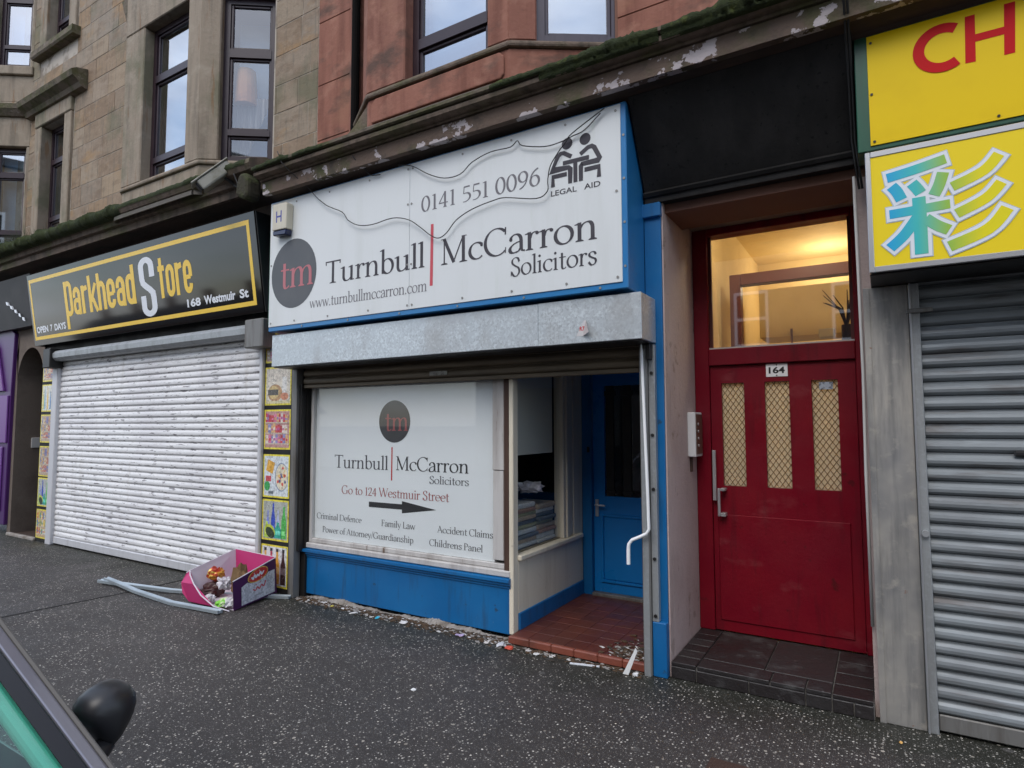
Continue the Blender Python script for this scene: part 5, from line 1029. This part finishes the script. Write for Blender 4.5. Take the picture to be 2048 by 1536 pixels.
CFu = (NR-NL); CFv = (NLt-NL); CFn = CFu.cross(CFv).normalized()
def CT(u, d, v): return NL+CFu*u+(NLt-NL)*v*(1-u)+(NRt-NR)*v*u+CFn*(.0065-d*1.0)
F = [([(.16, 0, .06), (.94, 0, .06), (.95, 0, .70), (.80, 0, .72), (.72, 0, .64), (.38, 0, .64), (.30, 0, .72), (.17, 0, .66)], pm(.66, .66, .72)), (oval(.55, .80, .24, .20, -.0006, 24), pm(.78, .52, .08)), (oval(.55, .80, .22, .175, -.0012, 24), pm(.66, .04, .03))]
emit_multi('printed_label', F, cb, CT)
sq = [strip(spl([(.40, .82), (.43, .74), (.47, .84), (.50, .74), (.53, .82), (.56, .76), (.60, .85), (.63, .76), (.68, .84)], 5), .035), dot(.46, .90, .012), dot(.58, .91, .012), dot(.62, .68, .012)]
letters('script_lettering', sq, white_vinyl, cb, CT, -.0020, .00005)
letters('script_lettering', [strip(spl([(.42, .42), (.48, .36), (.52, .44), (.57, .36), (.62, .45), (.67, .38), (.72, .52)], 5), .03), dot(.5, .52, .014), dot(.6, .54, .014)], red_vinyl, cb, CT, -.0015, .00005)
letters('small_lettering', [strip([(.24, .58-.045*k), (.24+.12*random.uniform(.6, 1), .58-.045*k)], .016) for k in range(8)]+[strip([(.74, .58-.045*k), (.74+.16*random.uniform(.6, 1), .58-.045*k)], .016) for k in range(8)]+[strip([(.44, .2), (.66, .2)], .04)], mat('pale_grey_print', (.42, .42, .46), .6), cb, CT, -.0015, .00005)
EU = FRr-NR; EV = NRt-NR
def ET(u, d, v): return NR+EU*u+EV*v*(1-u)+(FRt-FRr)*v*u+Vector((0, -.0055-d*-1.0, 0))
emit_multi('round_logo', [(oval(.38, .72, .13, .18, -.0006, 20), pm(.70, .30, .06)), (oval(.38, .72, .115, .155, -.0012, 20), pm(.60, .05, .06))], cb, ET)
letters('script_lettering', [strip(spl([(.31, .74), (.34, .66), (.37, .76), (.40, .66), (.45, .76)], 5), .03)], white_vinyl, cb, ET, -.0020, .00005)
def crumple(name, c, s, m, lab, cat, seed, flat=1., grp=None, amp=.32, sub=3):
    rnd = random.Random(seed); bm = bmesh.new(); bmesh.ops.create_icosphere(bm, subdivisions=sub, radius=1)
    ph = [(Vector((rnd.uniform(-1, 1), rnd.uniform(-1, 1), rnd.uniform(-1, 1)))*rnd.uniform(2, 5), rnd.uniform(0, 6)) for _ in range(5)]
    mb = MB(); sq = [rnd.uniform(.6, 1.3) for _ in range(6)]
    for v in bm.verts:
        k = 1-amp+amp*2*abs(((sum(math.sin(v.co.dot(a)+b) for a, b in ph)*.55) % 2)-1)+rnd.uniform(-.16, .16)
        p = v.co*k; p = Vector((p.x*(sq[0] if p.x > 0 else sq[1]), p.y*(sq[2] if p.y > 0 else sq[3]), p.z*(sq[4] if p.z > 0 else .7)))
        mb.v.append(Vector((p.x*s[0], p.y*s[1], p.z*s[2]*flat)))
    lo = min(v.z for v in mb.v); mb.f = [[v.index for v in f.verts] for f in bm.faces]; bm.free()
    rot = Matrix.Rotation(rnd.uniform(0, 6.28), 3, 'Z')
    mb.v = [rot @ v+Vector((c[0], c[1], c[2]-lo)) for v in mb.v]
    return emit(name, mb, m, None, lab, cat, grp)
foil = mat('crisp_packet', (.66, .30, .04), .28, .2, layers=[((.45, .03, .02), 9, W1, .48, .52, .95), ((.75, .6, .12), 14, W1, .58, .62, .8)])
clear_pl = mat('cloudy_plastic', (.58, .55, .58), .25, layers=[((.4, .37, .4), 12, W1, .45, .6, .8)])
crumple('crisp_packet', (-5.58, -.47, .17), (.085, .055, .075), foil, 'crumpled red and yellow crisp packet in the carton', 'packet', 1)
crumple('plastic_wrapper', (-5.42, -.50, .12), (.07, .06, .085), clear_pl, 'crumpled cloudy clear plastic in the carton', 'wrapper', 2)
crumple('paper_bag', (-5.30, -.42, .06), (.09, .07, .13), mat('brown_paper', (.20, .115, .05), .9, layers=[((.30, .2, .1), 9, W1, .45, .65, .7)]), 'crushed brown paper bag inside the carton', 'bag', 3)
crumple('plastic_wrapper', (-5.27, -.62, .012), (.085, .055, .05), mat('lime_wrapper', (.22, .60, .06), .3, layers=[((.6, .7, .4), 14, W1, .5, .56, .9)]), 'bright lime green wrapper at the mouth of the carton', 'wrapper', 4)
crumple('plastic_wrapper', (-5.52, -.60, .02), (.07, .04, .035), mat('blue_wrapper', (.03, .08, .32), .3, layers=[((.4, .45, .6), 14, W1, .55, .6, .9)]), 'small dark blue wrapper in the carton', 'wrapper', 5)
crumple('dark_wrapper', (-5.62, -.50, .02), (.10, .08, .09), mat('maroon_wrapper', (.06, .015, .015), .4), 'dark maroon wrapper deep in the carton', 'wrapper', 6)
crumple('plastic_cup', (-5.46, -.62, .02), (.06, .05, .045), mat('clear_cup', (.62, .6, .62), .25), 'squashed pale plastic cup beside the blue wrapper', 'cup', 7)
crumple('tissue', (-5.19, -.60, .01), (.05, .04, .05), mat('white_tissue', (.70, .68, .68), .9), 'white tissue by the lower corner of the carton', 'tissue', 8)
st_m = mat('bare_metal_strip', (.46, .52, .55), .4, .6, layers=[((.33, .37, .39), 5, W1, .45, .7, .7)])
def channel(pts, w, lab):
    mb = MB(); pts = [Vector(p) for p in pts]; R_ = []
    for i, p in enumerate(pts):
        t = (pts[min(i+1, len(pts)-1)]-pts[max(i-1, 0)]).normalized(); s = Vector((-t.y, t.x, 0)).normalized(); u = Vector((0, 0, 1))
        R_.append([mb.pt(tuple(p+s*a*w+u*b)) for a, b in ((-.5, 0), (-.5, .026), (-.34, .03), (0, .018), (.34, .03), (.5, .026), (.5, 0))])
    k = 7
    for q, r in zip(R_, R_[1:]): mb.f += [[q[j], q[(j+1) % k], r[(j+1) % k], r[j]] for j in range(k)]
    mb.f += [R_[0][::-1], R_[-1]]; return emit('metal_strip', mb, st_m, None, lab, 'metal strip', 'bent metal strips around the carton')
channel([(-7.23, -.75, .02), (-6.9, -.71, .022), (-6.2, -.56, .012), (-5.7, -.36, .002), (-5.0, -.085, .004)], .055, 'bent metal strip running straight behind and under the carton')
channel([(-7.16, -.72, .045), (-6.88, -.735, .035), (-6.5, -.76, .015), (-5.8, -.79, .006), (-5.13, -.735, .012)], .055, 'bowed metal strip lying in front of the carton')
# litter along the foot of the shopfront
lt = MB(); cols = [mat('litter_leaf', (.09, .055, .03), .9), mat('litter_grey', (.30, .28, .26), .9), mat('litter_white', (.66, .64, .62), .8), mat('litter_earth', (.05, .04, .03), .95)]; idx = []
def shard(x, y, z, s, k):
    a = random.uniform(0, 6.28); n = random.choice((3, 4, 4, 5)); t = random.uniform(-.5, .5); i0 = len(lt.v); rr = [random.uniform(.5, 1.1) for _ in range(n)]
    for hz in (0, random.uniform(.1, .3)):
        for j in range(n):
            q = a+j*6.283/n; lt.v.append(Vector((x+s*rr[j]*math.cos(q)*1.3, y+s*rr[j]*math.sin(q)*.8, z+s*hz+max(0, t*s*math.cos(q)))))
    lt.f += [[i0+j for j in range(n)][::-1], [i0+n+j for j in range(n)]]+[[i0+j, i0+(j+1) % n, i0+n+(j+1) % n, i0+n+j] for j in range(n)]; idx.extend([k]*(n+2))
for i in range(2600):
    r = random.random()
    if r < .78: x = random.uniform(-4.95, -2.5); y = .03-abs(random.gauss(0, .055))
    elif r < .90: x = random.uniform(-2.5, -1.45); y = -.05-abs(random.gauss(0, .035))
    else: x = random.gauss(-1.58, .09); y = random.gauss(.14, .11); 
    if r >= .90 and (x > -1.455 or y > .5): continue
    z = .0005 if r < .9 else .060
    if r >= .9 and y < .0: continue
    shard(x, y, z, random.uniform(.006, .026), random.choices((0, 1, 2, 3), (.48, .2, .06, .26))[0])
me_lt = emit('litter', lt, cols, None, kind='stuff', label='crushed leaves and litter fragments along the blue stall riser and step', cat='litter'); me_lt.data.polygons.foreach_set('material_index', idx)
for i, (x, y, z, s, c, l) in enumerate([(-4.30, -.06, 0, (.03, .022, .015), (.75, .74, .72), 'white scrap of paper under the left of the poster window'), (-4.12, -.09, 0, (.045, .02, .012), (.7, .68, .66), 'flattened white scrap below the blue stall riser'), (-3.85, -.08, 0, (.028, .022, .014), (.05, .45, .62), 'small turquoise wrapper below the blue stall riser'),
        (-3.55, -.07, 0, (.04, .03, .018), (.72, .70, .68), 'white crumpled scrap at the middle of the stall riser'), (-2.95, -.08, 0, (.045, .028, .02), (.45, .36, .55), 'mauve wrapper near the right end of the stall riser'), (-2.68, -.09, 0, (.04, .03, .02), (.66, .62, .58), 'pale wrapper by the corner of the stall riser'),
        (-2.55, -.10, 0, (.045, .04, .035), (.60, .60, .62), 'crumpled clear film at the corner of the tiled step'), (-2.47, -.12, 0, (.035, .03, .024), (.62, .10, .06), 'small red and white wrapper before the tiled step'), (-2.24, -.11, 0, (.025, .02, .012), (.7, .69, .67), 'tiny white scrap before the red tiled step'), (-4.45, -.05, 0, (.024, .02, .014), (.7, .6, .1), 'tiny yellow wrapper near the left of the stall riser')]):
    crumple('litter_scrap', (x, y, z), s, mat('scrap_%d' % i, c, .5), l, 'litter', 20+i, .45, sub=2)
tag(emit('lolly_stick', bx(-1.95, -1.74, -.125, -.108, .001, .008).xf(Matrix.Translation((-1.84, -.12, 0)) @ Matrix.Rotation(R(14), 4, 'Z') @ Matrix.Translation((1.84, .12, 0))), white_vinyl), 'white flat stick lying before the red tiled step', 'stick')
pp = MB().prism([(-1.56, .004), (-1.52, .004), (-1.455, .17), (-1.468, .19)], -.125, -.119); tag(emit('paper_scrap', pp, mat('white_paper', (.78, .78, .77), .8)), 'folded white paper leaning on the rail foot by the tiled step', 'paper')
crumple('litter_scrap', (-1.47, -.12, 0), (.02, .016, .016), mat('scrap_tip', (.72, .72, .72), .5), 'white scrap at the foot of the grimy rail', 'litter', 41, sub=2)
crumple('litter_scrap', (.03, -.22, 0), (.014, .008, .006), mat('scrap_butt', (.75, .42, .12), .6), 'orange cigarette butt below the steel pillar', 'litter', 42, sub=2)
crumple('litter_scrap', (-2.62, -1.05, 0), (.018, .013, .008), mat('scrap_ch', (.75, .76, .76), .6), 'lone white scrap in the middle of the pavement', 'litter', 43, sub=2)
# files on the office window shelf
paper = [mat('file_%d' % i, c, .75, layers=[((c[0]*.5, c[1]*.5, c[2]*.5), 40, (1, 1, 6), .5, .6, .6)]) for i, c in enumerate([(.50, .38, .26), (.65, .64, .62), (.40, .24, .17), (.16, .17, .18), (.70, .68, .64), (.38, .36, .2)])]
for col, (y0, y1, n) in enumerate(((.15, .58, 10), (.60, .93, 9))):
    z = .656
    for k in range(n):
        h = random.uniform(.03, .05); o = random.uniform(-.015, .015)
        f = emit('document_bundle', MB(LW).box(y0+o, y1+o, .08+random.uniform(-.02, .02), .42, z, z+h-.001), random.choice(paper), None, '%s document bundle up in the %s pile behind the lobby side window' % (['lowest', 'second', 'third', 'fourth', 'fifth', 'sixth', 'seventh', 'eighth', 'ninth', 'tenth'][k], ['nearer', 'farther'][col]), 'documents', 'document bundles piled on the office window shelf', bevel=.008); z += h
crumple('plastic_bag', (-2.68, .55, 1.09), (.10, .16, .05), clear_pl, 'white plastic bag on top of the document pile', 'bag', 50)
# ------------------------------------------------------------ parked car at the kerb
car_p = mat('silver_lilac_paint', (.26, .25, .29), .28, .5, coat=.6); frit = mat('black_glass_band', (.012, .012, .014), .3)
trim = mat('black_trim', (.015, .015, .017), .45); lining = mat('pale_pillar_lining', (.75, .80, .76), .8); seat_m = mat('dark_seat', (.03, .035, .035), .9)
tint = glass_mat('green_tinted_glass', (.60, .90, .84), .04)
car = thing('parked_car', 'silver car parked at the kerb with black door mirror at the lower left', 'car', (-2.2, -4.28, -.12))
YL, YR = -3.425, -5.06
bp = [(-.32, .12), (-.24, .32), (-.24, .5), (-.34, .66), (-.7, .78), (-1.34, .905), (-4.0, .93), (-4.18, .8), (-4.2, .4), (-4.1, .12)]
body = MB(); a = [body.pt((x, YL, z)) for x, z in bp]; b = [body.pt((x, YR, z)) for x, z in bp]; n = len(bp)
body.f += [a, b[::-1]]+[[a[i], b[i], b[(i+1) % n], a[(i+1) % n]] for i in range(n)]
smooth_by_angle(emit('body', body, car_p, car, bevel=.06, seg=3), 50)
emit('sill_trim', bx(-3.2, -1.3, YL-.01, YL+.012, .06, .16), trim, car, bevel=.006)
RT = [(-2.03, -3.65, 1.425), (-3.45, -3.66, 1.44), (-3.45, -4.88, 1.44), (-2.03, -4.89, 1.425)]
rf_ = MB(); i0 = [rf_.pt(p) for p in RT]; i1 = [rf_.pt((p[0], p[1], p[2]+.035)) for p in RT]; rf_.f += [i0[::-1], i1]+[[i0[k], i0[(k+1) % 4], i1[(k+1) % 4], i1[k]] for k in range(4)]
smooth_by_angle(emit('roof', rf_, car_p, car, bevel=.012, seg=2), 50)
def quad_slab(name, pts, m, th=.005, par=None):
    p = [Vector(q) for q in pts]; nn = (p[1]-p[0]).cross(p[3]-p[0]).normalized()*th; mb = MB(); a = [mb.pt(tuple(q)) for q in p]; b = [mb.pt(tuple(q-nn)) for q in p]
    mb.f += [a, b[::-1]]+[[a[k], b[k], b[(k+1) % 4], a[(k+1) % 4]] for k in range(4)]; return emit(name, mb, m, par or car)
def lerp(a, b, t): return tuple(a[i]+(b[i]-a[i])*t for i in range(3))
WB_L, WT_L, WB_R, WT_R = (-1.42, -3.475, .955), (-2.0, -3.635, 1.44), (-1.42, -5.01, .955), (-2.0, -4.85, 1.44)
ws = quad_slab('windscreen', [WB_R, WB_L, WT_L, WT_R], tint)
for B, Tt, O, P2 in ((WB_L, WT_L, WB_R, WT_R), (WB_R, WT_R, WB_L, WT_L)):
    up_ = Vector((.004, 0, .007)); f = .021
    quad_slab('frit_band', [tuple(Vector(B)+up_), tuple(Vector(lerp(B, O, f))+up_), tuple(Vector(lerp(Tt, P2, f*1.15))+up_), tuple(Vector(Tt)+up_)], frit, .003, ws)
    s = 1 if B is WB_L else -1
    pil = MB(); q = []
    for c in (B, Tt):
        c = Vector(c); q.append([pil.pt(tuple(c+Vector(v))) for v in ((.01, s*.0, .016), (.004, s*.034, .006), (-.05, s*.045, -.02), (-.05, s*.01, -.02))])
    pil.f += [q[0], q[1][::-1]]+[[q[0][k], q[1][k], q[1][(k+1) % 4], q[0][(k+1) % 4]] for k in range(4)]
    emit('a_pillar', pil, car_p, car, bevel=.006, seg=2)
    gt = MB().tube([Vector(B)+Vector((-.005, s*.038, .008)), Vector(Tt)+Vector((-.005, s*.038, .008))], .006, 6); emit('drip_seal', gt, mat('faded_seal', (.13, .12, .11), .8), car)
    ln = MB(); q = []
    for c, o in ((B, O), (Tt, P2)):
        c = Vector(c); d = (Vector(o)-c).normalized(); q.append([ln.pt(tuple(c+d*k+Vector((-.02-j, 0, -.03-j*.5)))) for k, j in ((.0, -.012), (.036, -.012), (.046, .03), (.0, .04))])
    ln.f += [q[0], q[1][::-1]]+[[q[0][k], q[1][k], q[1][(k+1) % 4], q[0][(k+1) % 4]] for k in range(4)]
    emit('pillar_lining', ln, lining, car, bevel=.02, seg=3)
    yb, yt = (YL-.03, -3.66) if s > 0 else (YR+.03, -4.88)
    quad_slab('side_window', [(-1.52, yb, .93), (-2.14, yt, 1.41), (-3.40, yt, 1.42), (-3.75, yb, .93)], tint, .004)
    emit('b_pillar', MB().tube([(-2.62, yb+s*.004, .93), (-2.68, yt+s*.004, 1.43)], .03, 8), trim, car)
    emit('c_pillar', MB().tube([(-3.82, yb, .93), (-3.44, yt, 1.44)], .06, 8), car_p, car)
    emit('dash_corner', MB().tube([(-1.45, yb-s*.12, .90), (-1.52, yb-s*.5, .93)], .05, 8), trim, car)
quad_slab('rear_window', [(-3.95, YL-.12, .95), (-3.46, -3.7, 1.43), (-3.46, -4.84, 1.43), (-3.95, YR+.12, .95)], tint)
emit('dashboard', bx(-1.75, -1.40, YR+.1, YL-.1, .82, .925), trim, car, bevel=.03, seg=2)
emit('cabin_floor', bx(-3.9, -1.4, YR+.06, YL-.06, .90, .932), trim, car)
for y in (-3.9, -4.65):
    emit('seat', MB().box(-2.75, -2.6, y-.24, y+.24, .93, 1.22).box(-2.74, -2.64, y-.12, y+.12, 1.23, 1.36), seat_m, car, bevel=.05, seg=2)
for s, yb in ((1, YL), (-1, YR)):
    mm = MB(); rings = []
    ol = [(-.066, .020), (-.063, .037), (-.050, .055), (-.030, .067), (0, .073), (.028, .070), (.050, .058), (.064, .038), (.068, .014), (.060, -.012), (.044, -.038), (.022, -.064), (.004, -.074), (-.012, -.064), (-.030, -.036), (-.050, -.006)]
    prof = [(-.060, .86), (-.052, .95), (-.03, 1.0), (-.005, .97), (.014, .88), (.028, .70), (.036, .42), (.039, .14)]
    c0 = Vector((-1.60, yb+s*.062, 1.005)); N_ = len(ol)
    for dx, k in prof: rings.append([mm.pt((c0.x+dx-.25*y*k-.3*max(0, -.018-y)*k, c0.y+s*(y*k+.008*(1-k)), c0.z+z*k+.010*(1-k))) for y, z in ol])
    for q, r in zip(rings, rings[1:]): mm.f += [[q[j], q[(j+1) % N_], r[(j+1) % N_], r[j]] for j in range(N_)]
    mm.f += [rings[0][::-1], rings[-1]]
    mi = emit('door_mirror', mm, black_plastic, car); smooth_by_angle(mi, 60)
    emit('mirror_stalk', MB().tube([(-1.60, yb-s*.02, .90), (-1.60, yb+s*.03, .925), (-1.60, yb+s*.06, .95)], [.035, .028, .02], 10), black_plastic, mi, smooth=True)
    for x in (-.98, -3.45):
        wh = emit('wheel', MB().tube([(x, yb-s*.20, .17), (x, yb+s*.005, .17)], .29, 28), mat('tyre_rubber', (.02, .02, .02), .85), car, bevel=.03, seg=2)
        emit('hub_cap', MB().cyl((x, yb+s*.004, .17), (0, s*.012, 0), .19, 20), silver_trim, wh)
for y in (YL-.2, YR+.2): emit('headlight', MB().tube([(-.42, y, .56), (-.262, y, .55)], [.10, .085], 16), chrome, car)
emit('number_plate', bx(-.246, -.238, -4.53, -4.01, .30, .41), white_vinyl, car)

# ------------------------------------------------------------ the far side of the street, seen only in reflections
ot = thing('opposite_tenement', 'sandstone tenement across the street reflected in the door fanlight', 'building', (0, -16, 0))
hs = []
for fz in (4.3, 7.6):
    for k in range(9): hs.append((-13.2+k*3.0, -12.1+k*3.0, fz, fz+1.9))
mb = MB()
for c in wall_cells(-14, 14.5, 0, 11.2, hs): mb.box(c[0], c[1], -16.5, -16, c[2], c[3])
emit('wall', mb, mat('far_sandstone', (.33, .25, .17), .9, layers=[((.2, .15, .1), .8, W1, .45, .7, .7)]), ot)
emit('roof', MB().prism([(-14.3, 11.2), (14.8, 11.2), (14.8, 11.5), (-14.3, 11.5)], -25, -15.8), mat('far_slate', (.07, .07, .075), .8), ot)
wf_ = mat('white_sash_frame', (.78, .78, .76), .5)
for hh in hs:
    x0, x1, z0, z1 = hh; w = emit('window', MB().box(x0, x0+.09, -16.08, -16.0, z0, z1).box(x1-.09, x1, -16.08, -16.0, z0, z1).box(x0+.09, x1-.09, -16.081, -16.0, z0, z0+.1).box(x0+.09, x1-.09, -16.081, -16.0, z1-.1, z1).box(x0+.09, x1-.09, -16.082, -16.0, (z0+z1)/2-.05, (z0+z1)/2+.05), wf_, ot)
    emit('pane', bx(x0+.09, x1-.09, -16.07, -16.06, z0+.1, z1-.1), room_dark, w)
emit('shopfront', bx(-13.5, 14, -16.0, -15.9, 0, 3.4), mat('far_shopfront', (.10, .08, .07), .6), ot)
fh = thing('far_terrace', 'low terrace down the street reflected in the store sign', 'building', (-75, -38, 0))
emit('wall', MB().box(-95, -55, -44, -38, 0, 3.0), mat('far_brick', (.16, .07, .045), .9), fh)
emit('roof', MB().extr([(-37.6, 2.9), (-41, 5.0), (-44.4, 2.9)], -96, -54), mat('far_roof', (.05, .045, .045), .8), fh)
for k in range(5): emit('chimney', bx(-92+k*8, -91+k*8, -41.4, -40.6, 4.5, 6.2), mat('far_chimney', (.2, .08, .05), .9), fh)
